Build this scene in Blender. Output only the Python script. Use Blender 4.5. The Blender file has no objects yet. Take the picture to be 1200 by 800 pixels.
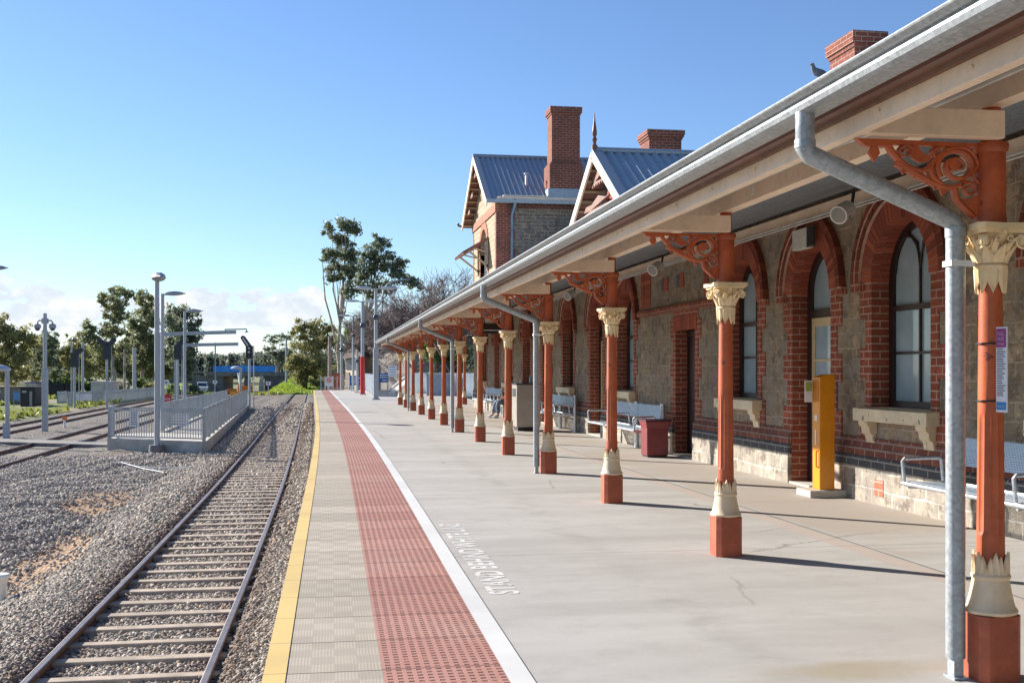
import bpy, bmesh, math, random
import numpy as np
from mathutils import Vector, Matrix

random.seed(7)
rng = np.random.default_rng(7)
R = math.radians
scene = bpy.context.scene
COL = scene.collection
PI = math.pi

# ------------------------------------------------------------------ camera calibration
F = 1300.0; EYE = 1.5; VPX, HOR = 382.0, 434.0
TH = math.atan((600 - VPX) / F); CT, ST = math.cos(TH), math.sin(TH)

def at(px, D, z=None, py=None):
    """a point seen in direction px at depth D (metres), at height z (or the height seen at py)"""
    u = (px - 600) / F
    X = D * (u * CT + ST); Y = D * (CT - u * ST)
    if py is not None: z = EYE + (HOR - py) * D / F
    return Vector((X, Y, 0 if z is None else z))

def zat(py, D): return EYE + (HOR - py) * D / F

# lateral drift of platform edge and track with distance (a gentle curve)
_cy = np.array([-20, 5, 15, 20, 27, 40, 57, 80, 126, 200, 400, 900.0])
_cx = np.array([-.08, -.03, .03, .04, .03, -.08, -.3, -.61, -1.1, -2.2, -9, -40.0])
_sy = np.linspace(-20, 900, 9201); _sx = np.interp(_sy, _cy, _cx)
_k = np.hanning(101); _k /= _k.sum()
_sx = np.convolve(np.pad(_sx, 50, mode='edge'), _k, mode='valid')
def dx(y): return np.interp(y, _sy, _sx)

# ------------------------------------------------------------------ object helpers
WL = {}
class MB:
    def __init__(s): s.v = []; s.f = []; s.sm = []
    def add(s, vs, fs, smooth=False):
        o = len(s.v); s.v += [tuple(p) for p in vs]
        s.f += [tuple(i + o for i in f) for f in fs]; s.sm += [smooth] * len(fs)
        return s
    def box(s, x0, x1, y0, y1, z0, z1):
        vs = [(x0,y0,z0),(x1,y0,z0),(x1,y1,z0),(x0,y1,z0),(x0,y0,z1),(x1,y0,z1),(x1,y1,z1),(x0,y1,z1)]
        return s.add(vs, [(0,3,2,1),(4,5,6,7),(0,1,5,4),(1,2,6,5),(2,3,7,6),(3,0,4,7)])
    def bar(s, p, q, w, h, up=(0,0,1)):
        """rectangular bar from p to q, w across, h along up"""
        p = Vector(p); q = Vector(q); d = (q - p).normalized(); up = Vector(up)
        a = d.cross(up)
        if a.length < 1e-6: a = d.cross(Vector((0,1,0)))
        a.normalize(); b = a.cross(d).normalized(); a = a * w / 2; b = b * h / 2
        vs = [p-a-b, p+a-b, p+a+b, p-a+b, q-a-b, q+a-b, q+a+b, q-a+b]
        return s.add(vs, [(0,1,2,3),(7,6,5,4),(4,5,1,0),(5,6,2,1),(6,7,3,2),(7,4,0,3)])
    def tube(s, pts, r, n=10, caps=True, smooth=True):
        pts = [Vector(p) for p in pts]; m = len(pts)
        rs = r if isinstance(r, (list, tuple)) else [r] * m
        rings = []; prev = None
        for i, p in enumerate(pts):
            t = (pts[min(i+1, m-1)] - pts[max(i-1, 0)])
            if t.length < 1e-9: t = Vector((0,0,1))
            t.normalize()
            if prev is None:
                a = t.cross(Vector((0,0,1)) if abs(t.z) < .9 else Vector((0,1,0))).normalized()
            else:
                a = prev - t * prev.dot(t)
                a = a.normalized() if a.length > 1e-6 else t.orthogonal().normalized()
            prev = a; b = t.cross(a)
            rings.append([p + (a * math.cos(2*PI*k/n) + b * math.sin(2*PI*k/n)) * rs[i] for k in range(n)])
        vs = [q for g in rings for q in g]; fs = []
        for i in range(m - 1):
            for k in range(n):
                k2 = (k + 1) % n
                fs.append((i*n+k, i*n+k2, (i+1)*n+k2, (i+1)*n+k))
        s.add(vs, fs, smooth)
        if caps: s.add(rings[0], [tuple(reversed(range(n)))]); s.add(rings[-1], [tuple(range(n))])
        return s
    def lathe(s, cx, cy, prof, n=24, rf=None, smooth=True):
        vs = []; m = len(prof)
        for (r, z) in prof:
            for k in range(n):
                a = 2*PI*k/n; rr = r * (rf(a, z) if rf else 1)
                vs.append((cx + rr*math.cos(a), cy + rr*math.sin(a), z))
        fs = []
        for i in range(m - 1):
            for k in range(n):
                k2 = (k+1) % n; fs.append((i*n+k, i*n+k2, (i+1)*n+k2, (i+1)*n+k))
        s.add(vs, fs, smooth)
        s.add(vs[:n], [tuple(reversed(range(n)))]); s.add(vs[-n:], [tuple(range(n))])
        return s
    def prism(s, pts, off):
        n = len(pts); off = Vector(off); a = [Vector(p) for p in pts]; b = [p + off for p in a]
        fs = [tuple(reversed(range(n))), tuple(range(n, 2*n))]
        for i in range(n):
            j = (i+1) % n; fs.append((i, j, n+j, n+i))
        return s.add(a + b, fs)
    def ball(s, c, r, n=12, sc=(1,1,1)):
        prof = [(max(1e-4, math.sin(PI*i/(n//2))), -math.cos(PI*i/(n//2))) for i in range(n//2 + 1)]
        vs = []; 
        for (pr, pz) in prof:
            for k in range(n):
                a = 2*PI*k/n
                vs.append((c[0] + r*sc[0]*pr*math.cos(a), c[1] + r*sc[1]*pr*math.sin(a), c[2] + r*sc[2]*pz))
        fs = []
        for i in range(len(prof)-1):
            for k in range(n):
                k2 = (k+1) % n; fs.append((i*n+k, i*n+k2, (i+1)*n+k2, (i+1)*n+k))
        return s.add(vs, fs, True)
    def xf(s, M, start=0):
        s.v[start:] = [tuple(M @ Vector(p)) for p in s.v[start:]]; return s
    def build(s, name, mat, parent=None, fix=True, bevel=0):
        me = bpy.data.meshes.new(name)
        off = WL.get(parent.name, Vector((0,0,0))) if parent else Vector((0,0,0))
        me.from_pydata([(p[0]-off[0], p[1]-off[1], p[2]-off[2]) for p in s.v], [], s.f)
        me.polygons.foreach_set('use_smooth', s.sm)
        if fix:
            bm = bmesh.new(); bm.from_mesh(me)
            if bevel:
                bmesh.ops.remove_doubles(bm, verts=bm.verts, dist=1e-6)
            bmesh.ops.recalc_face_normals(bm, faces=bm.faces); bm.to_mesh(me); bm.free()
        if any(s.sm): me.set_sharp_from_angle(angle=R(42))
        me.update()
        o = bpy.data.objects.new(name, me); COL.objects.link(o)
        if mat: me.materials.append(mat)
        if parent:
            o.parent = parent; WL[o.name] = off.copy()
        if bevel:
            b = o.modifiers.new('edge', 'BEVEL'); b.width = bevel; b.segments = 2; b.limit_method = 'ANGLE'; b.angle_limit = R(40)
        return o

def np_mesh(name, V, Fc, mat, parent=None, smooth=False):
    """fast mesh from numpy arrays: V (n,3), Fc (m,k) all faces with k corners"""
    me = bpy.data.meshes.new(name); k = Fc.shape[1]
    V = np.asarray(V, np.float32)
    if parent is not None: V = V - np.array(WL.get(parent.name, Vector((0,0,0))), np.float32)
    me.vertices.add(len(V)); me.vertices.foreach_set('co', V.ravel())
    me.loops.add(Fc.size); me.loops.foreach_set('vertex_index', Fc.astype(np.int32).ravel())
    me.polygons.add(len(Fc)); me.polygons.foreach_set('loop_start', np.arange(0, Fc.size, k, dtype=np.int32))
    if smooth: me.polygons.foreach_set('use_smooth', np.ones(len(Fc), bool))
    me.update(calc_edges=True)
    o = bpy.data.objects.new(name, me); COL.objects.link(o)
    if mat: me.materials.append(mat)
    if parent is not None: o.parent = parent; WL[o.name] = WL.get(parent.name, Vector((0,0,0)))
    return o

def fill(outer, holes=(), depth=.02):
    """solid plate with holes in a 2D plane; returns (verts (a,b,c), faces), c from 0 to depth"""
    cu = bpy.data.curves.new('tmp', 'CURVE'); cu.dimensions = '2D'; cu.fill_mode = 'BOTH'; cu.extrude = depth / 2
    for loop in [outer] + list(holes):
        sp = cu.splines.new('POLY'); sp.points.add(len(loop) - 1)
        for p, q in zip(sp.points, loop): p.co = (q[0], q[1], 0, 1)
        sp.use_cyclic_u = True
    return _eval(cu, depth)

def text2d(body, size, depth=.002, sx=1.0, bold=0.0):
    cu = bpy.data.curves.new('tmp', 'FONT'); cu.body = body; cu.size = size; cu.offset = bold; cu.extrude = depth / 2
    v, f = _eval(cu, depth)
    return [(p[0]*sx, p[1], p[2]) for p in v], f

def _eval(cu, depth):
    ob = bpy.data.objects.new('tmp', cu); COL.objects.link(ob)
    dg = bpy.context.evaluated_depsgraph_get(); dg.update()
    me = bpy.data.meshes.new_from_object(ob.evaluated_get(dg))
    v = [(p.co.x, p.co.y, p.co.z + depth/2) for p in me.vertices]; f = [tuple(q.vertices) for q in me.polygons]
    bpy.data.objects.remove(ob); bpy.data.curves.remove(cu); bpy.data.meshes.remove(me)
    return v, f

def tag(o, label=None, cat=None, group=None, kind=None):
    if label: o['label'] = label
    if cat: o['category'] = cat
    if group: o['group'] = group
    if kind: o['kind'] = kind
    return o
def thing(name, label, cat, loc=(0,0,0), group=None):
    o = bpy.data.objects.new(name, None); COL.objects.link(o); o.location = loc; o.empty_display_size = .2
    WL[o.name] = Vector(loc); return tag(o, label, cat, group)
def struct(o): o['kind'] = 'structure'; return o
def copy_tree(o, parent=None):
    c = o.copy(); COL.objects.link(c)
    if parent: c.parent = parent
    for ch in o.children: copy_tree(ch, c)
    return c

# ------------------------------------------------------------------ materials
class G:
    def __init__(s, name):
        s.m = bpy.data.materials.new(name); s.m.use_nodes = True; s.t = s.m.node_tree
        s.b = s.t.nodes['Principled BSDF']; s.out = s.t.nodes['Material Output']
    def n(s, typ, **kw):
        nd = s.t.nodes.new(typ)
        for k, v in kw.items(): setattr(nd, k, v)
        return nd
    def lk(s, a, b): s.t.links.new(a, b)
    def put(s, sock, v):
        if isinstance(v, bpy.types.NodeSocket): s.lk(v, sock)
        elif isinstance(v, tuple) and len(v) == 3 and sock.type == 'RGBA': sock.default_value = (*v, 1)
        else: sock.default_value = v
    def mth(s, op, a, b=None, c=None, clamp=False):
        nd = s.n('ShaderNodeMath', operation=op, use_clamp=clamp)
        s.put(nd.inputs[0], a)
        if b is not None: s.put(nd.inputs[1], b)
        if c is not None: s.put(nd.inputs[2], c)
        return nd.outputs[0]
    def mix(s, f, a, b, mode='MIX'):
        nd = s.n('ShaderNodeMix', data_type='RGBA', blend_type=mode)
        s.put(nd.inputs[0], f); s.put(nd.inputs[6], a); s.put(nd.inputs[7], b); return nd.outputs[2]
    def noise(s, vec, scale, detail=4, rough=.55, out='Fac', dist=0):
        nd = s.n('ShaderNodeTexNoise'); s.put(nd.inputs['Vector'], vec)
        nd.inputs['Scale'].default_value = scale; nd.inputs['Detail'].default_value = detail
        nd.inputs['Roughness'].default_value = rough; nd.inputs['Distortion'].default_value = dist
        return nd.outputs[out]
    def vor(s, vec, scale, feature='F1', out='Distance'):
        nd = s.n('ShaderNodeTexVoronoi', feature=feature); s.put(nd.inputs['Vector'], vec); nd.inputs['Scale'].default_value = scale
        return nd.outputs[out]
    def ramp(s, f, stops, interp='LINEAR'):
        nd = s.n('ShaderNodeValToRGB'); cr = nd.color_ramp; cr.interpolation = interp
        while len(cr.elements) > 1: cr.elements.remove(cr.elements[-1])
        for i, (p, c) in enumerate(stops):
            e = cr.elements[0] if i == 0 else cr.elements.new(p)
            e.position = p; e.color = (c, c, c, 1) if not isinstance(c, tuple) else (*c, 1)
        s.put(nd.inputs[0], f); return nd.outputs[0]
    def rng(s, f, a, b, c=0, d=1, smooth=True):
        nd = s.n('ShaderNodeMapRange', interpolation_type='SMOOTHSTEP' if smooth else 'LINEAR')
        s.put(nd.inputs[0], f); nd.inputs[1].default_value = a; nd.inputs[2].default_value = b
        nd.inputs[3].default_value = c; nd.inputs[4].default_value = d; return nd.outputs[0]
    def pos(s): return s.n('ShaderNodeNewGeometry').outputs['Position']
    def obj(s): return s.n('ShaderNodeTexCoord').outputs['Object']
    def uv(s): return s.n('ShaderNodeTexCoord').outputs['UV']
    def sep(s, v): 
        nd = s.n('ShaderNodeSeparateXYZ'); s.put(nd.inputs[0], v); return nd.outputs
    def com(s, x, y, z=0.0):
        nd = s.n('ShaderNodeCombineXYZ'); s.put(nd.inputs[0], x); s.put(nd.inputs[1], y); s.put(nd.inputs[2], z); return nd.outputs[0]
    def bump(s, h, strength=.5, dist=.01):
        nd = s.n('ShaderNodeBump'); s.put(nd.inputs['Height'], h)
        nd.inputs['Strength'].default_value = strength; nd.inputs['Distance'].default_value = dist
        s.lk(nd.outputs[0], s.b.inputs['Normal']); return nd
    def end(s, color, rough=.7, metal=0.0, spec=.5):
        s.put(s.b.inputs['Base Color'], color); s.put(s.b.inputs['Roughness'], rough)
        s.put(s.b.inputs['Metallic'], metal); s.b.inputs['Specular IOR Level'].default_value = spec
        return s.m
    def wallco(s):
        """(along, up) coordinates for upright faces of any side, in metres"""
        g = s.n('ShaderNodeNewGeometry'); p = s.sep(g.outputs['Position']); nn = s.sep(g.outputs['True Normal'])
        sel = s.mth('GREATER_THAN', s.mth('ABSOLUTE', nn[0]), s.mth('ABSOLUTE', nn[1]))
        u = s.mth('ADD', s.mth('MULTIPLY', p[1], sel), s.mth('MULTIPLY', p[0], s.mth('SUBTRACT', 1.0, sel)))
        flat = s.mth('GREATER_THAN', s.mth('ABSOLUTE', nn[2]), .8)
        v = s.mth('ADD', s.mth('MULTIPLY', p[2], s.mth('SUBTRACT', 1.0, flat)), s.mth('MULTIPLY', p[0], flat))
        return s.com(u, v)

def paint(name, c, rough=.5, var=.18, scale=3, bump=.06, metal=0.0, spec=.5, chips=None, chipamt=.64):
    """painted or plain surface with gentle large and small variation, optional chips of another colour"""
    g = G(name); p = g.obj()
    a = tuple(max(0, x*(1-var)) for x in c); b = tuple(min(1, x*(1+var)) for x in c)
    n1 = g.noise(p, scale, 6, .65); n2 = g.noise(p, scale*11, 3, .6)
    col = g.mix(g.rng(n1, .3, .7), a, b)
    col = g.mix(g.mth('MULTIPLY', g.rng(n2, .45, .75), .25), col, tuple(x*.6 for x in c))
    if chips: col = g.mix(g.rng(g.noise(p, scale*4, 5, .7), chipamt, chipamt+.03), col, chips)
    g.bump(g.mth('ADD', n1, g.mth('MULTIPLY', n2, .5)), bump, .01)
    r = g.mth('ADD', g.mth('MULTIPLY', n2, .25), rough - .12)
    return g.end(col, r, metal, spec)

def brickmat(name, c1, c2, mortar, w=.24, h=.086, mort=.011, bmp=.6, stain=(.05,.035,.03), stainamt=.35, dist=0.0, mottle=0.0, coord=None):
    g = G(name); v = g.wallco() if coord is None else coord(g)
    if dist:
        nz = g.n('ShaderNodeTexNoise'); g.lk(v, nz.inputs['Vector']); nz.inputs['Scale'].default_value = 2.2; nz.inputs['Detail'].default_value = 4
        nz2 = g.n('ShaderNodeVectorMath', operation='MULTIPLY_ADD'); g.lk(nz.outputs['Color'], nz2.inputs[0]); nz2.inputs[1].default_value = (dist, dist, 0); g.lk(v, nz2.inputs[2])
        v = nz2.outputs[0]
    br = g.n('ShaderNodeTexBrick'); g.lk(v, br.inputs['Vector']); br.inputs['Scale'].default_value = 1
    br.inputs['Brick Width'].default_value = w; br.inputs['Row Height'].default_value = h; br.inputs['Mortar Size'].default_value = mort
    br.inputs['Mortar Smooth'].default_value = .15; br.inputs['Bias'].default_value = -.1
    br.offset = .5; br.squash = 1.0
    p = g.pos()
    big = g.noise(p, .9, 5, .6); fine = g.noise(p, 38, 4, .6); med = g.noise(p, 7, 3, .6)
    ca = g.mix(g.rng(med, .3, .7), c1, c2); cb = g.mix(g.rng(med, .3, .7), c2, tuple(x*.62 for x in c1))
    g.put(br.inputs['Color1'], ca); g.put(br.inputs['Color2'], cb); g.put(br.inputs['Mortar'], mortar)
    col = br.outputs['Color']
    col = g.mix(g.mth('MULTIPLY', g.rng(big, .45, .75), stainamt), col, stain)
    col = g.mix(g.mth('MULTIPLY', g.rng(fine, .35, .8), .4), col, tuple(x*.5 for x in c1))
    if mottle >= .5:
        hn = g.noise(p, 3.3, 3, .6); hn2 = g.noise(p, 4.6, 3, .6)
        col = g.mix(g.mth('MULTIPLY', g.rng(hn, .46, .58), .6), col, (.25,.225,.2)); col = g.mix(g.mth('MULTIPLY', g.rng(hn2, .54, .64), .65), col, (.12,.095,.078))
    if mottle:
        m1 = g.noise(p, 9, 6, .75); m2 = g.noise(p, 22, 4, .7)
        col = g.mix(g.mth('MULTIPLY', g.rng(m1, .5, .66), mottle), col, tuple(x*.38 for x in c1))
        col = g.mix(g.mth('MULTIPLY', g.rng(m2, .56, .68), mottle*.7), col, tuple(min(1,x*1.6) for x in c1))
    hgt = g.mth('ADD', g.mth('MULTIPLY', br.outputs['Fac'], -1.0), g.mth('MULTIPLY', fine, .5))
    g.bump(hgt, bmp, .012)
    return g.end(col, .88, 0, .25)

def galv(name, c=(.62,.65,.68), rough=.38, metal=.75):
    g = G(name); p = g.obj()
    sp = g.vor(p, 55, 'F1', 'Color'); n = g.noise(p, 4, 5, .6)
    s2 = g.sep(sp)
    col = g.mix(g.mth('MULTIPLY', s2[0], .6), c, tuple(x*.5 for x in c))
    col = g.mix(g.mth('MULTIPLY', g.rng(n, .5, .75), .4), col, tuple(x*.55 for x in c))
    r = g.mth('ADD', g.mth('MULTIPLY', s2[1], .18), rough - .05)
    g.bump(n, .05, .01)
    return g.end(col, r, metal, .5)

def leafmat(name, c, c2, trans=.5):
    g = G(name); ri = g.n('ShaderNodeNewGeometry').outputs['Random Per Island']
    n = g.noise(g.pos(), .35, 3)
    f = g.mth('ADD', g.mth('MULTIPLY', ri, .55), g.mth('MULTIPLY', g.rng(n, .35, .65), .45))
    col = g.mix(f, c, c2)
    g.end(col, .5, 0, .4)
    tr = g.n('ShaderNodeBsdfTranslucent'); g.put(tr.inputs[0], col)
    mx = g.n('ShaderNodeMixShader'); mx.inputs[0].default_value = trans
    g.lk(g.b.outputs[0], mx.inputs[1]); g.lk(tr.outputs[0], mx.inputs[2]); g.lk(mx.outputs[0], g.out.inputs[0])
    return g.m

M = {}
M['red'] = paint('oxide_red_paint', (.47,.102,.031), .48, .3, 2.5, .2, chips=(.2,.05,.025), chipamt=.645)
M['redplinth'] = paint('plinth_red_paint', (.43,.1,.042), .55, .25, 4, .15, chips=(.5,.25,.16), chipamt=.72)
M['cream'] = paint('cream_paint', (.82,.63,.41), .5, .12, 3, .15, chips=(.42,.3,.18), chipamt=.68)
M['capital'] = paint('capital_cream_paint', (.84,.64,.37), .5, .12, 3, .15, chips=(.45,.32,.18), chipamt=.7)
M['creambeam'] = paint('cream_beam_paint', (.88,.68,.5), .5, .1, 1.5, .05)
M['brown'] = paint('brown_fascia_paint', (.16,.062,.035), .42, .2, 1.2, .05)
M['galv'] = galv('galvanised_steel', (.43,.46,.475), .42, .35)
M['galvpole'] = galv('galvanised_pole', (.45,.49,.52), .5, .35)
M['steel'] = galv('bench_steel', (.7,.73,.76), .33, .8)
M['zinc'] = galv('roof_zinc', (.36,.43,.49), .42, .25)
M['zincedge'] = galv('roof_flashing', (.36,.42,.47), .42, .5)
M['soffit'] = galv('roof_underside', (.3,.33,.36), .5, .3)
M['brick'] = brickmat('red_brick', (.48,.13,.068), (.19,.052,.036), (.5,.35,.28), mort=.008, stainamt=.45, mottle=.35)
M['brickchim'] = brickmat('chimney_brick', (.34,.1,.062), (.2,.06,.042), (.4,.28,.22), mort=.009, stainamt=.4, mottle=.3)
M['brickdark'] = brickmat('weathered_brick', (.3,.1,.065), (.2,.075,.055), (.36,.26,.22), stainamt=.5)
M['brickorange'] = brickmat('orange_brick', (.5,.18,.1), (.4,.14,.08), (.5,.36,.28), stainamt=.15)
M['stone'] = brickmat('rubble_stone', (.5,.37,.245), (.185,.14,.1), (.41,.325,.235), w=.36, h=.18, mort=.012, bmp=1.0, dist=.085, mottle=.5, stainamt=.5, stain=(.08,.066,.054))
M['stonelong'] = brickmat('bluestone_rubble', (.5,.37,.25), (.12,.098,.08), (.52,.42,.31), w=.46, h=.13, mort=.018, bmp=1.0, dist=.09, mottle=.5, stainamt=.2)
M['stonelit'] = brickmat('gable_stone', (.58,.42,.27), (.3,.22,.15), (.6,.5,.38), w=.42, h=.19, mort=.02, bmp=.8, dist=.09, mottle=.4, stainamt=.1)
M['plinth'] = brickmat('plinth_stone', (.56,.47,.36), (.34,.305,.26), (.68,.62,.52), w=.46, h=.2, mort=.014, bmp=1.0, dist=.08, mottle=.5, stainamt=.35, stain=(.22,.19,.15))
M['blueband'] = brickmat('blue_slate_course', (.11,.115,.12), (.085,.085,.09), (.35,.33,.3), w=.3, h=.12, mort=.008, stainamt=.2)
def vous(nm='arch_brick', dk=1.0):
    g = G(nm); ri = g.n('ShaderNodeNewGeometry').outputs['Random Per Island']; p = g.pos()
    f = g.noise(p, 38, 4, .6)
    col = g.ramp(ri, [(0,(.2,.052,.034)),(.4,(.36,.095,.052)),(.75,(.45,.125,.065)),(1,(.27,.07,.045))])
    col = g.mix(g.mth('MULTIPLY', g.rng(f, .35, .8), .45), col, (.13,.04,.03))
    if dk < 1: col = g.mix(1.0, col, (dk, dk*.95, dk*.9), 'MULTIPLY')
    g.bump(f, .5, .01); return g.end(col, .88, 0, .25)
M['vous'] = vous()
M['vousdark'] = vous('weathered_arch_brick', .6)
M['mortar'] = paint('lime_mortar', (.55,.38,.3), .9, .25, 8, .4, spec=.2)
M['frame'] = paint('dark_brown_joinery', (.035,.016,.014), .45, .2, 3, .05)
M['doorcream'] = paint('cream_joinery', (.62,.47,.26), .5, .12, 3, .05)
def glassm():
    g = G('window_glass'); p = g.pos()
    col = g.mix(g.rng(g.noise(p, 1.4, 3), .3, .7), (.27,.37,.43), (.4,.5,.56))
    g.bump(g.noise(p, 2.5, 2), .02, .01); return g.end(col, .09, 0, .6)
M['glass'] = glassm()
M['sill'] = paint('cream_sill_paint', (.74,.6,.4), .6, .15, 2, .3, chips=(.19,.16,.13), chipamt=.6)
M['vent'] = paint('vent_white', (.6,.58,.52), .5)
M['whiteplastic'] = paint('white_plastic', (.72,.7,.64), .4, .08)
M['orange'] = paint('orange_enamel', (.82,.3,.008), .32, .07, 2, .03)
M['orangedark'] = paint('orange_recess', (.6,.19,.01), .4, .07)
M['binred'] = paint('maroon_enamel', (.22,.03,.035), .4, .2, 3)
M['stainless'] = paint('brushed_stainless', (.42,.37,.32), .38, .12, 1.5, .03, metal=.35)
M['black'] = paint('black_paint', (.018,.019,.022), .5, .2)
M['signal'] = paint('signal_black', (.03,.035,.045), .5, .2)
M['concrete'] = paint('grey_concrete', (.5,.46,.4), .85, .22, 2, .3, spec=.3)
M['concretedark'] = paint('stained_concrete', (.22,.2,.18), .9, .35, 1.2, .4, spec=.3)
M['fence'] = paint('fence_grey', (.36,.39,.4), .5, .12, 3)
M['fencepale'] = paint('fence_pale_grey', (.55,.6,.63), .5, .1, 3)
M['rust'] = paint('rail_rust', (.125,.058,.036), .7, .35, 5, .2)
M['rusttrack'] = paint('bright_rust', (.2,.085,.045), .7, .3, 3, .2)
M['railtop'] = paint('rail_head_steel', (.24,.2,.185), .46, .25, 4, .05, metal=.5)
M['sleeper'] = paint('dusty_sleeper', (.46,.375,.29), .9, .25, 3, .35, spec=.2)
M['white'] = paint('white_paint', (.78,.78,.75), .6, .06, 3)
M['signwhite'] = paint('sign_white', (.8,.79,.8), .35, .05)
M['purple'] = paint('sign_purple', (.32,.03,.2), .35, .05)
M['signblue'] = paint('sign_blue', (.03,.24,.55), .35, .08)
M['deepblue'] = paint('deep_blue', (.02,.11,.36), .45, .1)
M['ink'] = paint('ink', (.09,.08,.1), .5, .05)
M['signred'] = paint('sign_red', (.55,.02,.02), .4, .1)
M['safety'] = paint('safety_orange', (.85,.22,.03), .5, .1)
M['amber'] = paint('amber_board', (.8,.35,.03), .5, .1)
M['blue'] = paint('bridge_blue', (.04,.3,.85), .5, .15, .5)
M['bark'] = paint('grey_gum_bark', (.42,.35,.28), .9, .4, 1.2, .4, spec=.2)
M['barkdark'] = paint('dark_bark', (.1,.08,.065), .9, .4, 1.2, .4, spec=.2)
M['twig'] = paint('bare_twigs', (.24,.195,.18), .9, .3, 1, .2, spec=.2)
M['leaf'] = leafmat('gum_leaves', (.16,.18,.085), (.36,.37,.19))
M['leafdark'] = leafmat('dark_gum_leaves', (.12,.145,.09), (.28,.31,.19))
M['leafolive'] = leafmat('olive_leaves', (.2,.2,.08), (.4,.37,.16))
M['leafgreen'] = leafmat('green_leaves', (.08,.125,.03), (.21,.26,.07))
M['leaffar'] = leafmat('far_leaves', (.11,.135,.105), (.18,.205,.145))
M['grass'] = leafmat('grass_blades', (.13,.17,.03), (.3,.3,.08))
M['grassbright'] = leafmat('bright_grass', (.17,.26,.03), (.34,.42,.06))
M['roofbrown'] = paint('brown_roof', (.13,.085,.065), .8, .3, 1)
M['housecream'] = paint('cream_wall', (.62,.5,.36), .8, .12, .6, .1)
M['housegrey'] = paint('grey_brown_wall', (.25,.21,.18), .85, .2, .6, .1)
M['beige'] = paint('beige_cabinet', (.5,.45,.42), .6, .08, 1)
M['windark'] = paint('dark_window', (.05,.07,.1), .2, .1)
M['carwhite'] = paint('car_white', (.7,.72,.75), .25, .04)
M['tyre'] = paint('tyre_rubber', (.02,.02,.02), .8, .1)
M['terracotta'] = paint('gable_timber', (.24,.11,.07), .6, .2, 2)
M['soffitcream'] = paint('soffit_cream', (.6,.47,.3), .6, .12, 2)
# ================================================================== ground, ballast, platform, tracks
TRK = -1.77          # centre of the near track
RAILZ = -1.14
def sst(t): t = np.clip(t, 0, 1); return t*t*(3-2*t)
def lumps(x, y):
    return (.05*np.sin(x*1.7+.6*np.sin(y*.9))*np.sin(y*1.3+1.1) + .035*np.sin(x*3.1+y*1.9) + .02*np.sin(x*5.3-y*4.1+2))
def gz(x, y):
    x = np.asarray(x, float); y = np.asarray(y, float)
    t = x - dx(y)
    base = -1.42 + lumps(x, y)*.9 + .1*sst((y-30)/6) + .11*sst((y-33)/3.5)*sst((-x-3.2)/.8)
    bed = np.where(t > TRK, 1.0, sst((t + 4.6) / 1.5))
    z = base*(1-bed) + (-1.25 + .085*sst((np.abs(t-TRK)-.74)/.22))*bed
    bed2 = sst((-np.abs(t + 9.7) + 2.2) / .8); z = z*(1-bed2) + (-1.25)*bed2
    bed3 = sst((-np.abs(t + 14.1) + 2.2) / .8); z = z*(1-bed3) + (-1.25)*bed3
    dip = np.exp(-(((x + 4.6)/1.0)**2 + ((y - 17)/5.5)**2)); z = z - .16*dip
    hump = np.exp(-(((x + 6.6)/1.5)**2 + ((y - 26)/7)**2)); z = z + .14*hump
    return z - 1.2*sst((y - 115)/90)

def axis(segs):
    out = []
    for a, b, s in segs: out += list(np.arange(a, b, s))
    return np.array(out + [segs[-1][1]])
xs = axis([(-3000,-300,300),(-300,-60,30),(-60,-22,2),(-22,-12,.5),(-12,0.2,.16),(.2,8,1.2),(8,60,6),(60,300,40),(300,3000,300)])
ys = axis([(-400,-20,60),(-20,5,2),(5,34,.2),(34,70,.6),(70,210,3),(210,600,30),(600,6000,450)])
GX, GY = np.meshgrid(xs, ys); GZ = gz(GX, GY)
nx, ny = len(xs), len(ys)
idx = np.arange(nx*ny).reshape(ny, nx)
fc = np.stack([idx[:-1,:-1], idx[:-1,1:], idx[1:,1:], idx[1:,:-1]], -1).reshape(-1, 4)

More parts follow.
